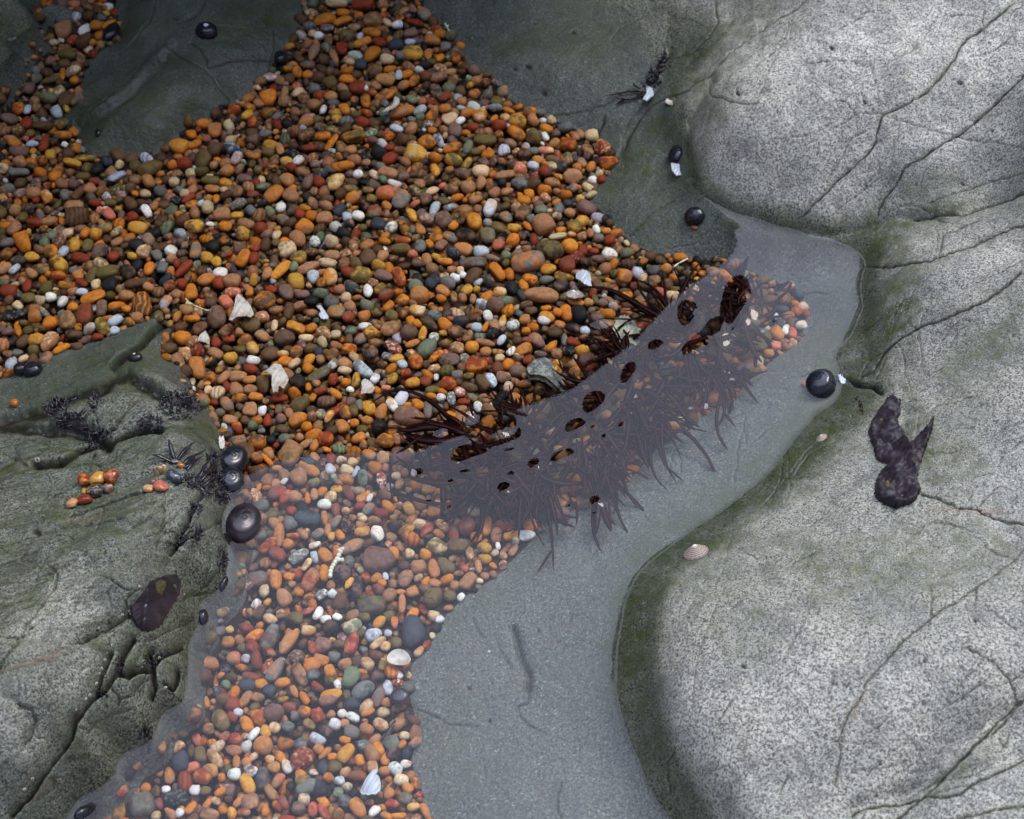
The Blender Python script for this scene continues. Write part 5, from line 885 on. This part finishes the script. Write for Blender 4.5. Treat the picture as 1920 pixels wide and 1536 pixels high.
cr = crust(t3(1280, 512, [(1150,700),(1185,683),(1225,720),(1228,790),(1210,830),(1240,890),(1262,930),(1275,955),(1300,940),(1335,905),(1380,860),(1402,815),(1416,830),(1398,900),(1365,1000),(1335,1100),(1320,1160),(1342,1230),(1310,1290),(1200,1338),(1130,1310),(1072,1268),(1082,1170),(1118,1100),(1150,1082),(1090,1062),(1060,970),(1042,900),(1060,830),(1110,760)]),
 'dried_seaweed', 'ragged black seaweed crust with a forked tip stuck on the right rock', 'seaweed', 'nori', .0030, .0045)
for q in ([(1128,1200),(1150,1180),(1165,1210),(1150,1240),(1180,1262),(1150,1275)], [(1085,860),(1110,835),(1130,850),(1105,870)], [(1285,1080),(1310,1040),(1318,1050),(1300,1100)], [(1170,965),(1180,960),(1182,975),(1172,978)], [(1200,1290),(1215,1285),(1212,1300)]):
    crust(t3(1280, 512, q), 'yellow_growth', None, None, 'lichen', .0006, .0006, parent=cr, lift=.0042, step=1.2, ragged=1)
cl = crust(t3(0, 1024, [(930,170),(1000,163),(1025,200),(1018,280),(960,370),(905,460),(840,490),(790,480),(745,430),(732,350),(770,290),(830,220),(880,185)]),
 'dried_seaweed', 'smooth dark purple leathery seaweed patch on the lower left rock', 'seaweed', 'mussel', .0030, .0020, ragged=1)
for q in ([(880,230),(905,200),(940,215),(942,250),(915,295),(890,280),(880,255)], [(980,235),(1000,230),(1002,262),(985,255)]):
    crust(t3(0, 1024, q), 'yellow_growth', None, None, 'lichen', .0006, .0006, parent=cl, lift=.0036, step=1.2, ragged=1)
# --- ribbons: used for all weed blades
def ribbon(pts, w, thick=.0004, twist=0.0, tip=.08, nrm=None):
    P_ = [Vector(p) for p in pts]; V, F = [], []; n = len(P_)
    for i, p in enumerate(P_):
        d = (P_[min(i+1, n-1)]-P_[max(i-1, 0)]).normalized(); up = nrm or Vector((0, 0, 1)); s = d.cross(up)
        if s.length < 1e-3: s = Vector((1, 0, 0))
        s.normalize(); u = s.cross(d).normalized(); a = twist*(i/(n-1)-.4); s2 = s*math.cos(a)+u*math.sin(a); u2 = u*math.cos(a)-s*math.sin(a)
        q = i/(n-1); ww = w*(tip+(1-tip)*math.sin(math.pi*min(1, .12+q*.88))**.75)
        if i == n-1: ww = w*.05
        V += [p+s2*ww/2, p+u2*thick/2, p-s2*ww/2, p-u2*thick/2]
    for i in range(n-1):
        for k in range(4): F.append((i*4+k, i*4+(k+1) % 4, i*4+4+(k+1) % 4, i*4+4+k))
    F += [(3, 2, 1, 0), (n*4-4, n*4-3, n*4-2, n*4-1)]
    return V, F
class MB:
    def __init__(s): s.V = []; s.F = []
    def add(s, V, F): o = len(s.V); s.V += [tuple(v) for v in V]; s.F += [tuple(i+o for i in f) for f in F]
    def build(s, name, mat, label=None, cat=None, group=None, parent=None, kind=None):
        c = np.mean(np.array(s.V), 0); c = c if not parent else np.array(parent.location); o = build_mesh(name, np.array(s.V)-c, s.F, M[mat], parent=parent)
        if not parent: o.location = c
        return tag(o, label, cat, group, kind)
# --- black weed tufts on the left rock
TUFT = [(108,765,22,16,'shiny black weed lump with the biggest lobes on the left rock'),(127,789,20,13,'shiny black weed just below the biggest lobed lump'),(153,779,9,7,'little black weed speck right of the lobed lump'),(177,755,7,15,'narrow upright black weed by the ledge crevice'),(166,802,12,7,'small black weed at the bend of the dark crevice'),
 (338,760,40,27,'largest bushy black weed tuft at the top of the left rock nose'),(281,795,22,12,'smaller black weed tuft left of the largest bushy one'),(192,813,20,8,'thin line of black weed in the long crevice'),(170,834,15,6,'black weed at the lower end of the long crevice'),
 (396,862,10,16,'dark weed sprig above the middle big snail'),(404,905,30,26,'black weed mat against the middle big snail'),(355,902,24,14,'black weed under the slate pebble on the left rock'),(362,956,13,12,'round black weed tuft on the rock nose below the mat'),(363,1000,17,12,'black weed in the crack under the round tuft'),(331,1013,18,7,'flat black weed running left along a crack'),
 (187,1300,14,9,'black weed clot low in the long diagonal crack'),(284,1235,22,11,'black weed in the junction of cracks by the water'),(222,1245,10,12,'black weed in the crack left of the junction'),(413,1050,9,22,'black weed hanging at the waterline under the largest snail'),(272,1372,10,10,'purple-black weed in the bottom notch of the left rock'),(415,930,14,10,'black weed between the middle and largest snails')]
for (a, b, rx, ry, lb) in TUFT:
    mb = MB(); n_ = int(rx*ry*.42)+16
    for _ in range(n_):
        th = random.random()*2*math.pi; q = math.sqrt(random.random()); x, y = a+rx*q*math.cos(th), b+ry*q*math.sin(th); p = hit(x, y); sc = scale_at(p); nn = normal_at(p, .006)
        L = sc*random.uniform(7, 15)*(.7+.5*(1-q)); d = (nn*random.uniform(.3, 1.0)+Vector((math.cos(th)*q, -math.sin(th)*q, 0))*.8+Vector((random.gauss(0, .5), random.gauss(0, .5), 0))).normalized()
        side = Vector((random.gauss(0, 1), random.gauss(0, 1), random.gauss(0, .5))).normalized()*L*.35; p = Vector(p)-nn*.001
        pts = [p+d*L*t+side*t*t for t in (0, .33, .66, 1)]; mb.add(*ribbon(pts, sc*random.uniform(2.6, 5.5), .0007, random.uniform(-1.5, 1.5), tip=.5))
    mb.build('black_seaweed', 'black', lb, 'seaweed', 'black weed tufts on the left rock')
mb = MB()                                       # the longer forked sprigs around the slate pebble
for pts in ([(330,872),(322,855),(318,845),(315,835)],[(318,845),(324,840)],[(332,868),(338,855),(345,848),(356,838)],[(345,848),(352,845)],[(326,872),(312,868),(300,864),(291,866)],[(340,876),(352,864),(366,858),(374,852)],[(345,880),(360,872),(372,862)],[(372,905),(384,890),(392,876),(404,862)],[(384,890),(396,884),(406,872)],[(370,900),(378,880),(386,864)],[(350,884),(356,874),(360,862)],[(378,912),(392,900),(410,890)],[(372,915),(380,925),(396,932)]):
    P_ = [hit(*q) for q in pts]; P_ = [Vector(p)+normal_at(p, .006)*(.0012+.0016*i) for i, p in enumerate(P_)]; mb.add(*ribbon(P_, .0026, .0007, random.uniform(-.6, .6), tip=.6))
mb.build('black_seaweed', 'black', 'forked black weed sprigs spreading above the slate pebble on the left rock', 'seaweed')
# --- red seaweed in the pool: bunches of tapering blades
def blade(mb, pts, w, z0, z1, thick=.0004, tw=.5, wob=0.0):
    n = len(pts); P_ = []
    for i, (x, y) in enumerate(pts):
        t = i/(n-1); z = z0+(z1-z0)*t+.0012*math.sin(t*3+wob); P_.append(Vector(at(float(x), float(y), z)))
    # smooth
    Q_ = []
    for i in range(n-1):
        a = P_[max(i-1, 0)]; b = P_[i]; c = P_[i+1]; d = P_[min(i+2, n-1)]
        for t in (0, .34, .67): Q_.append(.5*((2*b)+(c-a)*t+(2*a-5*b+4*c-d)*t*t+(3*b-a-3*c+d)*t**3))
    Q_.append(P_[-1]); mb.add(*ribbon(Q_, w*PXM, thick, tw*random.uniform(-1, 1)))
KELP = [(1262,600,30,178,290,60,120,-.003,'red weed bunch fanning up and left beside the rubble lump'),
 (1335,585,26,225,320,55,100,-.004,'red weed bunch pointing up at the top of the mass'),
 (1410,600,18,240,370,45,85,-.008,'red weed bunch at the right end by the rounded shelf'),
 (1163,655,44,158,268,35,72,-.001,'spiky red weed crest left of the white rubble lump'),
 (1098,726,34,140,225,35,70,-.001,'red weed crest over the speckled granite chunk'),
 (872,818,24,160,230,50,110,-.001,'red weed bunch at the left tip of the mass'),
 (1000,880,78,70,185,70,165,-.006,'broad red weed fan spreading down and left under the pale reflection'),
 (1120,860,64,25,120,60,125,-.007,'red weed fan reaching the grey shelf below the mass'),
 (1215,775,60,0,115,60,120,-.008,'red weed fan on the gravel under the crest'),
 (1325,690,50,-5,105,50,105,-.008,'red weed fan pointing to the orange pebble on the shelf'),
 (985,790,22,195,320,40,85,-.002,'loose red weed blades above the dark openings'),
 (1070,800,60,0,360,60,110,-.005,'dense middle of the red weed mass, lower half'),
 (1200,690,60,0,360,60,110,-.006,'dense middle of the red weed mass, upper half'),
 (1290,635,44,0,360,50,90,-.006,'dense upper end of the red weed mass'),
 (940,850,40,90,260,60,110,-.005,'red weed around the lowest dark openings')]
KG = 'bunches of dark red seaweed in the pool'
MASS = [(770,890),(830,862),(900,858),(960,812),(1010,772),(1090,742),(1165,690),(1250,620),(1320,540),(1400,530),(1440,560),(1435,600),(1395,640),(1380,690),(1320,740),(1262,775),(1215,825),(1180,880),(1120,930),(1040,948),(960,945),(880,930),(810,915)]
SPINE = [(760,895),(900,880),(1020,850),(1110,800),(1200,720),(1290,640),(1370,580),(1430,570)]
MBS = [MB() for _ in KELP]
def one_blade(mb, bx, by, a, L, w, zt):
    cv = random.uniform(-.9, .9); c2 = random.uniform(-.9, .9); pts = []; x, y = bx, by
    for t in range(5):
        pts.append((x, y)); aa = a+cv*t/4+c2*(t/4)**2*1.5; x += L/4*math.cos(aa); y += L/4*math.sin(aa)
    zz = zt-random.uniform(0, .006); blade(mb, pts, w, zz, zz-random.uniform(0, .007), wob=random.random()*6)
    if random.random() < .4:
        p2 = pts[3]; a2 = a+cv*.8+random.choice((-.55, .55)); blade(mb, [p2, (p2[0]+L*.15*math.cos(a2), p2[1]+L*.15*math.sin(a2)), (p2[0]+L*.32*math.cos(a2), p2[1]+L*.32*math.sin(a2))], w*.75, zz-.003, zz-.006)
for j, (hx, hy, n_, a0, a1, l0, l1, zt, lb) in enumerate(KELP):
    if a1-a0 >= 360: continue
    n_ = int(n_*.52)
    for i in range(n_):
        ci = (i//4)*4+2+random.gauss(0, 1.0); a = math.radians(a0+(a1-a0)*min(max(ci, 0), n_)/n_); sp_ = 9 if zt > -.004 else 24
        one_blade(MBS[j], hx+random.gauss(0, sp_), hy+random.gauss(0, sp_*.8), a, random.uniform(l0, l1)*(random.choice((.6, .8, 1.2)) if sp_ > 9 else random.choice((.7, 1, 1.15))), random.uniform(4.5, 9), zt)
SPD = np.array([(a[0]+(b[0]-a[0])*t, a[1]+(b[1]-a[1])*t) for a, b in zip(SPINE, SPINE[1:]) for t in np.linspace(0, 1, 8)])
hub = np.array([(k[0], k[1]) for k in KELP], float); sx_ = np.array(SPINE, float)
for _ in range(280):
    while True:
        x, y = random.uniform(770, 1440), random.uniform(530, 948)
        if in_poly(np.array([x]), np.array([y]), MASS)[0] and np.min(np.hypot(SPD[:, 0]-x, SPD[:, 1]-y)) < 48: break
    t = np.argmin(np.hypot(sx_[:, 0]-x, sx_[:, 1]-y)); yc_ = np.interp(x, sx_[:, 0], sx_[:, 1]); a = math.radians((90 if y > yc_ else 235)+random.gauss(0, 48)-20)
    j = int(np.argmin(np.hypot(hub[:, 0]-x, hub[:, 1]-y))); one_blade(MBS[j], x, y, a, 28+85*random.random()**1.7, random.uniform(6, 13), -.005)
for j, k in enumerate(KELP): MBS[j].build('red_seaweed', 'weed', k[8], 'seaweed', KG)
def single(lb, items):
    mb = MB()
    for pts, w, z0, z1 in items: blade(mb, pts, w, z0, z1, tw=.15)
    mb.build('red_seaweed', 'weed', lb, 'seaweed', KG)
single('long thin red frond arching over the gravel at the left of the mass', [([(880,820),(862,800),(838,778),(812,755),(785,740),(758,731),(735,733),(712,745),(693,758)],8,-.001,-.004),([(838,778),(858,790),(878,806)],10,-.001,-.001)])
single('long red blade running from the upper bunch to a bubble over the gravel', [([(1262,606),(1235,592),(1205,575),(1175,558),(1148,545),(1120,539),(1080,537)],11,-.001,-.002),([(1240,590),(1215,585),(1180,562),(1150,548)],17,-.002,-.002),([(1256,620),(1225,606),(1195,600),(1160,598),(1120,598)],5,-.001,-.002)])
single('thin red tendril drawing left past a black pebble', [([(800,806),(775,805),(750,803),(725,802),(705,800),(688,799)],4,-.002,-.003),([(755,803),(742,799),(730,799)],3,-.002,-.002),([(820,806),(790,800),(762,797)],6,-.001,-.002)])
single('broad dark red blades lying left of the weed mass', [([(875,815),(840,802),(800,800),(770,806),(745,806)],22,-.001,-.002),([(870,820),(835,826),(790,824),(755,812)],24,-.002,-.003),([(800,812),(775,828),(758,842),(740,852)],7,-.002,-.003),([(870,812),(838,800),(812,795),(790,790)],9,-.001,-.001),([(905,795),(888,780),(882,762),(884,748)],5,-.001,-.002),([(1010,790),(985,778),(955,770),(925,765)],8,-.001,-.001),([(940,790),(942,770),(938,752)],5,-.001,-.001),([(858,812),(866,796),(868,780)],4,-.001,-.001)])
single('long red frond trailing left under the reflection beyond the mass', [([(860,945),(820,945),(785,938),(755,928),(725,920)],9,-.004,-.006),([(850,905),(815,905),(785,900),(762,893)],13,-.004,-.006),([(735,935),(731,900),(731,870),(732,855)],4,-.004,-.005)])
single('forked red frond hanging over the grey shelf at the bottom of the mass', [([(1125,920),(1122,950),(1120,980),(1117,1003)],11,-.004,-.006),([(1125,935),(1135,965),(1140,980),(1146,997)],14,-.004,-.006),([(1130,950),(1145,975),(1155,985)],6,-.004,-.005),([(1080,940),(1082,965),(1081,985)],5,-.005,-.006),([(1120,905),(1150,912),(1165,920),(1174,934)],6,-.004,-.006)])
single('short red blade pointing down beside the orange pebble on the shelf', [([(1395,690),(1398,705),(1405,718),(1413,724)],9,-.004,-.006),([(1360,715),(1372,730),(1380,750)],12,-.006,-.007),([(1390,540),(1376,525),(1372,515)],4,-.002,-.003),([(1455,545),(1470,535),(1482,526)],9,-.006,-.007)])
# weed wedged in the cleft at top centre
mb = MB()
for _ in range(90):
    t = random.random(); x = 1250-38*t+random.gauss(0, 5+4*t); y = 108+70*t+random.gauss(0, 5); p = Vector(hit(x, y)); nn = normal_at(p, .006); L = random.uniform(.003, .006); d = (nn*.6+Vector((random.gauss(0, 1), random.gauss(0, 1), 0))).normalized()
    mb.add(*ribbon([p, p+d*L*.5, p+d*L+nn*.001], random.uniform(.0012, .0024), .0005, random.uniform(-1, 1), tip=.5))
mb.build('red_seaweed', 'black', 'glossy dark weed packed into the cleft beside the boulder at top', 'seaweed')
mb = MB()
for pts in ([(1212,178),(1196,176),(1178,176),(1160,180),(1136,184)],[(1205,178),(1192,188),(1180,192),(1168,190),(1152,190)],[(1178,190),(1164,194),(1152,203)],[(1200,172),(1190,165),(1186,160)],[(1216,182),(1206,186),(1196,184)]):
    P_ = [Vector(hit(*q))+Vector((0, 0, .0025)) for q in pts]; mb.add(*ribbon(P_, .0018, .0006, .3, tip=.6))
mb.build('red_seaweed', 'weed', 'thin branching red sprig trailing left from the weed in the cleft', 'seaweed')
mb = MB()
for _ in range(26):
    t = random.random(); p = Vector(hit(1606+14*t+random.gauss(0, 1.5), 745+32*t+random.gauss(0, 2))); d = Vector((random.gauss(0, 1), random.gauss(0, 1), .5)).normalized(); mb.add(*ribbon([p, p+d*.001, p+d*.002], .0008, .0004, 0, tip=.5))
mb.build('red_seaweed', 'weed', 'small fringe of red weed left of the ragged black crust', 'seaweed')
# --- shells, twigs and rubble
def plate(poly, label, cat, mat, thick=.0007, curve=.0025, z=.006, ax=0.0, name='shell_fragment', rough=.0004, wl=1.0):
    cx_, cy_ = np.mean([p[0] for p in poly]), np.mean([p[1] for p in poly]); p0, n0 = frame_at(cx_, cy_, z); R_ = max(math.hypot(a-cx_, b-cy_) for a, b in poly); m = []
    for (x0, y0), (x1, y1) in zip(poly, poly[1:]+poly[:1]):
        for t in (0, .25, .5, .75): m.append((x0+(x1-x0)*t+random.gauss(0, .15), y0+(y1-y0)*t+random.gauss(0, .15)))
    n = len(m); V = []; rings = 8
    for s, zz in ((1, 0), (-1, -thick)):
        for j in range(rings+1):
            q = j/rings
            for (x, y) in m:
                X, Y = cx_+(x-cx_)*q, cy_+(y-cy_)*q; P_ = at(float(X), float(Y), p0.z); u, v = (X-cx_)/R_, (Y-cy_)/R_; c, s_ = math.cos(ax), math.sin(ax); uu = u*c+v*s_
                V.append((P_[0], P_[1], P_[2]+zz+curve*(1-uu*uu-.5*(u*u+v*v))+rough*math.sin((u*3+v*2)*5*wl)))
    F = []
    for k in range(2):
        o = k*(rings+1)*n
        for j in range(rings):
            for i in range(n):
                f = (o+j*n+i, o+j*n+(i+1) % n, o+(j+1)*n+(i+1) % n, o+(j+1)*n+i); F.append(f if k else f[::-1])
    a, b = rings*n, (rings+1)*n+rings*n
    F += [(a+i, a+(i+1) % n, b+(i+1) % n, b+i) for i in range(n)]
    V = np.array(V); o = build_mesh(name, V-np.array(p0), F, M[mat]); o.location = p0; return tag(o, label, cat)
t6 = lambda ox, oy, s: [(ox+a/6, oy+b/6) for a, b in s]
plate(t6(320, 400, [(770,925),(800,960),(850,1010),(900,1050),(940,1140),(905,1190),(860,1185),(840,1200),(780,1200),(720,1215),(690,1222),(655,1205),(700,1140),(720,1080),(740,970)]), 'torn white shell with a stained hole lying on the upper gravel', 'shell', 'white', curve=.0045, z=.007)
plate(t6(320, 400, [(395,1335),(420,1380),(440,1440),(445,1490),(380,1470),(305,1440),(315,1410),(350,1370)]), 'small triangular white shell chip with brown stripes', 'shell', 'white', z=.006)
wp = plate(t6(320, 640, [(1045,340),(1080,330),(1180,280),(1250,295),(1290,370),(1330,430),(1310,500),(1280,560),(1230,540),(1210,600),(1160,605),(1140,520),(1150,430),(1090,370)]), 'broken white shell streaked with deep purple among tan pebbles', 'shell', 'white', curve=.005, z=.007)
plate(t6(880, 440, [(1200,440),(1250,410),(1310,415),(1360,460),(1370,510),(1370,560),(1385,600),(1340,590),(1290,575),(1255,540),(1200,490)]), 'blue-white oyster-like shell above the long red blade', 'shell', 'pearl', z=.006)
plate(t6(600, 660, [(490,310),(540,330),(600,380),(620,410),(590,470),(540,480),(460,475),(475,400),(465,350)]), 'white shell piece with a yellow streak beside a bluish stone', 'shell', 'white', z=.006)
plate(t6(520, 1280, [(1095,985),(1145,1005),(1110,1050),(1150,1080),(1168,1160),(1160,1230),(1110,1275),(1020,1280),(950,1255),(930,1220),(980,1130),(1040,1050)]), 'pearly broken shell shining on the lower gravel', 'shell', 'pearl', curve=.004, z=.007)
plate(t6(560, 0, [(1080,1095),(1110,1095),(1135,1120),(1135,1160),(1100,1210),(1030,1245),(960,1262),(940,1250),(990,1225),(1060,1190),(1100,1150)]), 'thin curved white shell sliver over a dark green pebble', 'shell', 'white', z=.009, curve=.001)
plate(t6(320, 400, [(1640,1045),(1690,1050),(1730,1110),(1780,1165),(1760,1200),(1700,1205),(1665,1160),(1690,1120),(1660,1080)]), 'twisted bluish white shell piece right of a rounded tan pebble', 'shell', 'pearl', z=.006)
plate([(608,1),(625,-4),(640,10),(625,18)], 'white shell piece at the very top of the gravel', 'shell', 'white', z=.004) if False else None
plate(t6(1190, 150, [(360,210),(420,240),(450,270),(440,300),(380,280),(340,245)]), 'small white shell sliver on the rock right of the cleft weed', 'shell', 'white', z=.001, curve=.0008)
plate([(1571,703),(1579,701),(1586,712),(1584,722),(1576,718)], 'small pale shell chip right of the big glossy snail', 'shell', 'pearl', z=.001, curve=.0006)
plate([(1212,160),(1224,166),(1226,178),(1214,190),(1205,186),(1212,176)], 'pale curved piece held in the weed of the cleft', 'shell', 'pearl', z=.002, curve=.0006)  # pale bit set among the dark weed
plate([(1258,306),(1285,312),(1282,328),(1268,330),(1260,320)], 'pale piece imitating sky reflected in the water under the blue-black snail', 'shell', 'pearl', z=.0012, curve=.0005)  # pale plate imitates a patch of sky mirrored in the water
plate(t6(380, 800, [(195,110),(215,150),(235,110),(255,190),(250,240),(230,260),(205,270),(190,230),(185,160)]), 'split pale shell standing against the left rock above the snails', 'shell', 'white', z=.010)
plate(t6(880, 440, [(1080,665),(1150,635),(1240,640),(1290,680),(1270,710),(1180,730),(1120,705)]), 'flat grey-brown shell with pale rim under the long red blade', 'shell', 'barn', z=.006, curve=.0012)
plate(t6(520, 1280, [(1320,400),(1335,440),(1310,520),(1260,590),(1180,630),(1150,628),(1230,560),(1280,490)]), 'dark crescent mussel shell edge at the right side of the lower gravel', 'shell', 'mussel', z=.008, curve=.001)
plate(t6(600, 1080, [(935,1085),(985,1025),(1020,980),(1028,1000),(1000,1060),(960,1100)]), 'violet shell splinter just below the open white clam shell', 'shell', 'mussel', z=.003, curve=.0005)
# open clam: shallow bowl with a bright rim
def clam(px, py, rx, ry, ang, label, mi, mo, z):
    p, n = frame_at(px, py, z); sc = scale_at(p); rx *= sc; ry *= sc*1.12; V = []; rings = [(1.0, .30), (1.03, .36), (1.0, .40), (.93, .36), (.75, .20), (.5, .08), (.25, .02), (.04, 0)]
    out = [(.55, -.05), (.85, .12)]
    for q, zz in out+rings:
        for i in range(48):
            th = 2*math.pi*i/48; m = 1+.05*math.cos(2*th+.6)-.06*math.sin(3*th)+.004*math.sin(40*th); V.append((rx*q*m*math.cos(th), ry*q*m*math.sin(th), ry*zz*.9))
    o = build_mesh('clam_shell', placed(V, p, n, ang), grid_faces(48, len(out)+len(rings)), M[mi]); o.location = p; tag(o, label, 'shell')
clam(748, 1236, 20.5, 15.5, 5, 'open white clam shell lying bowl-up at the right edge of the gravel', 'white', 'pearl', .006)
snail(749, 1305, 17, 15, -30, 'dark purple ringed shell at the right edge of the gravel', h=.5, mat='mussel', apex=False, z=.008)
# rubble and granite
def rubble(px, py, poly, h, label, mat, z, ribs=0, name='rock_chunk'):
    o = plate(poly, label, 'stone', mat, thick=.006, curve=h, z=z, name=name, rough=.0008 if ribs else .0004, wl=2.2 if ribs else 1.2); return o
M['granite'] = plain('speckled_granite', (.30, .32, .28), .6, .3, .3, 900, .5, col2=(.10, .11, .10), lo=.44, hi=.56)
M['rubblew'] = plain('pale_barnacle_rubble', (.62, .60, .45), .7, .2, .3, 500, 1.0, col2=(.36, .36, .26), lo=.42, hi=.58)
rubble(1175, 625, t6(880, 440, [(1640,980),(1720,945),(1800,960),(1880,1030),(1915,1110),(1920,1190),(1900,1260),(1800,1262),(1700,1262),(1650,1240),(1640,1170),(1590,1130),(1600,1080),(1640,1040)]), .006, 'ribbed white rubble lump between two red weed bunches', 'rubblew', .008, 1)
rubble(1030, 690, t6(880, 440, [(640,1500),(700,1440),(770,1410),(870,1415),(930,1470),(960,1560),(1020,1600),(1060,1660),(1100,1740),(1050,1790),(960,1720),(860,1640),(760,1600),(680,1580)]), .004, 'speckled grey granite chunk half covered by red weed', 'granite', .009)
# twigs
def twig(paths, r, label, mat, z=.008, seg=True, name='coralline_twig'):
    mb = MB()
    for pts in paths:
        P_ = [Vector(at(float(x), float(y), LEV+z)) for x, y in pts]
        for a, b in zip(P_, P_[1:]):
            m = max(1, round((b-a).length/(r*1.9))) if seg else 1
            for k in range(m):
                s, e = a.lerp(b, k/m), a.lerp(b, (k+1)/m); d = (e-s).normalized(); u = d.cross(Vector((0, 0, 1))).normalized(); w = u.cross(d); V = []
                for q, rr in ((0, .62), (.2, .95), (.55, 1.08), (.85, .98), (1, .66)):
                    for i in range(10):
                        th = 2*math.pi*i/10; V.append(s.lerp(e, q)+(u*math.cos(th)+w*math.sin(th))*r*rr*random.uniform(.94, 1.06))
                mb.add(V, grid_faces(10, 5)+[tuple(range(9, -1, -1)), tuple(range(40, 50))])
    mb.build(name, mat, label, 'coralline')
twig([[(619,1083),(620,1068),(630,1052),(637,1038),(643,1027)],[(633,1050),(645,1050)],[(637,1036),(636,1030)]], .0014, 'pale jointed coralline twig lying upright on the lower gravel', 'coral')
M['green'] = plain('green_twig', (.30, .42, .14), .5, .3, .3, 600, .2, col2=(.72, .70, .50), lo=.48, hi=.56)
twig([[(348,569),(362,572),(374,577),(386,582),(395,582)],[(348,560),(354,567),(362,571)],[(349,566),(357,570)]], .0006, 'slender green and white twig across orange pebbles', 'green', z=.012)
twig([[(834,44),(838,50),(842,58)],[(838,50),(841,47)]], .0006, 'tiny white forked twig at the top right gravel edge', 'coral')
twig([[(1263,501),(1272,494),(1290,485)]], .0006, 'white straw-like twig at the top edge of the red weed', 'coral', z=.014, seg=False)
# --- loose stones lying on the left rock and beside snails
M['pebdry'] = M['pebwet']
def loose(px, py, L, Wd, ang, col, label, group, grow=1.0):
    p = hit(px, py); sc = scale_at(p); n = normal_at(p, .008); a = L*sc/2*grow; b = Wd*sc/2*1.08*grow; c = b*.75
    st = dict(a=a, b=b, c=c, ang=math.radians(-ang), k=RS.randint(0, 40), t1=.05, t2=.05, col=col, jit=np.ones(3)*.82, rnd=RS.rand(3).tolist())
    V, F = stone_verts(3, st); q = np.array(n.to_track_quat('Z', 'Y').to_matrix()); o = build_mesh('pebble', V@q.T, F, M['pebwet'], stone_cols(st, len(V))); o.location = Vector(p)+n*c*.8; tag(o, label, 'pebble', group)
GA = 'loose pebbles lying on the left rock'
for a in [(160,905,30,23,80,'RO','glossy rust-orange pebble, upper left of the loose group on the left rock'),(187,903,32,26,-20,'YOs','angular golden pebble at the top of the loose group on the left rock'),(209,897,26,22,-50,'RO','orange-brown pebble behind the angular golden one on the left rock'),
 (204,919,21,18,-10,'PTs','dull mauve pebble right of the speckled green one on the left rock'),(181,930,31,28,10,'UYs','speckled grey-green pebble in the middle of the loose group'),(160,925,13,14,0,'VY','small olive pebble tucked between rust and green ones'),(160,943,28,20,15,'R','dark red-brown shiny pebble below the speckled green one'),(136,950,23,21,-30,'CO','pale orange pebble at the lower left end of the loose group'),
 (303,888,25,24,50,'VC','translucent brown pebble at the edge of the black weed'),(328,869,20,11,-25,'G','little grey pebble among the forked weed sprigs'),(338,877,14,13,20,'OT','little orange pebble peeping out of the forked weed sprigs'),(325,899,34,25,-40,'Us','slate blue pebble wedged in the black weed'),(301,917,29,22,15,'A','smooth salmon pebble below the slate one'),(278,920,20,16,10,'CO','cream and orange pebble left of the salmon one'),(288,907,13,15,20,'P','small purple-brown pebble above the cream and orange one')]:
    loose(*a, GA)
loose(29, 760, 17, 17, 0, 'O', 'single round orange pebble lying alone on the mossy left ledge', GA)
loose(1510, 722, 15, 11, -70, 'OY', 'little amber pebble clinging to the left side of the big glossy snail', None)
loose(1302, 427, 14, 7, 0, 'A', 'little pink pebble at the foot of the matt black snail', None)

loose(917, 1223, 6, 5, 0, 'W', 'tiny white pebble alone on the submerged grey shelf', None)
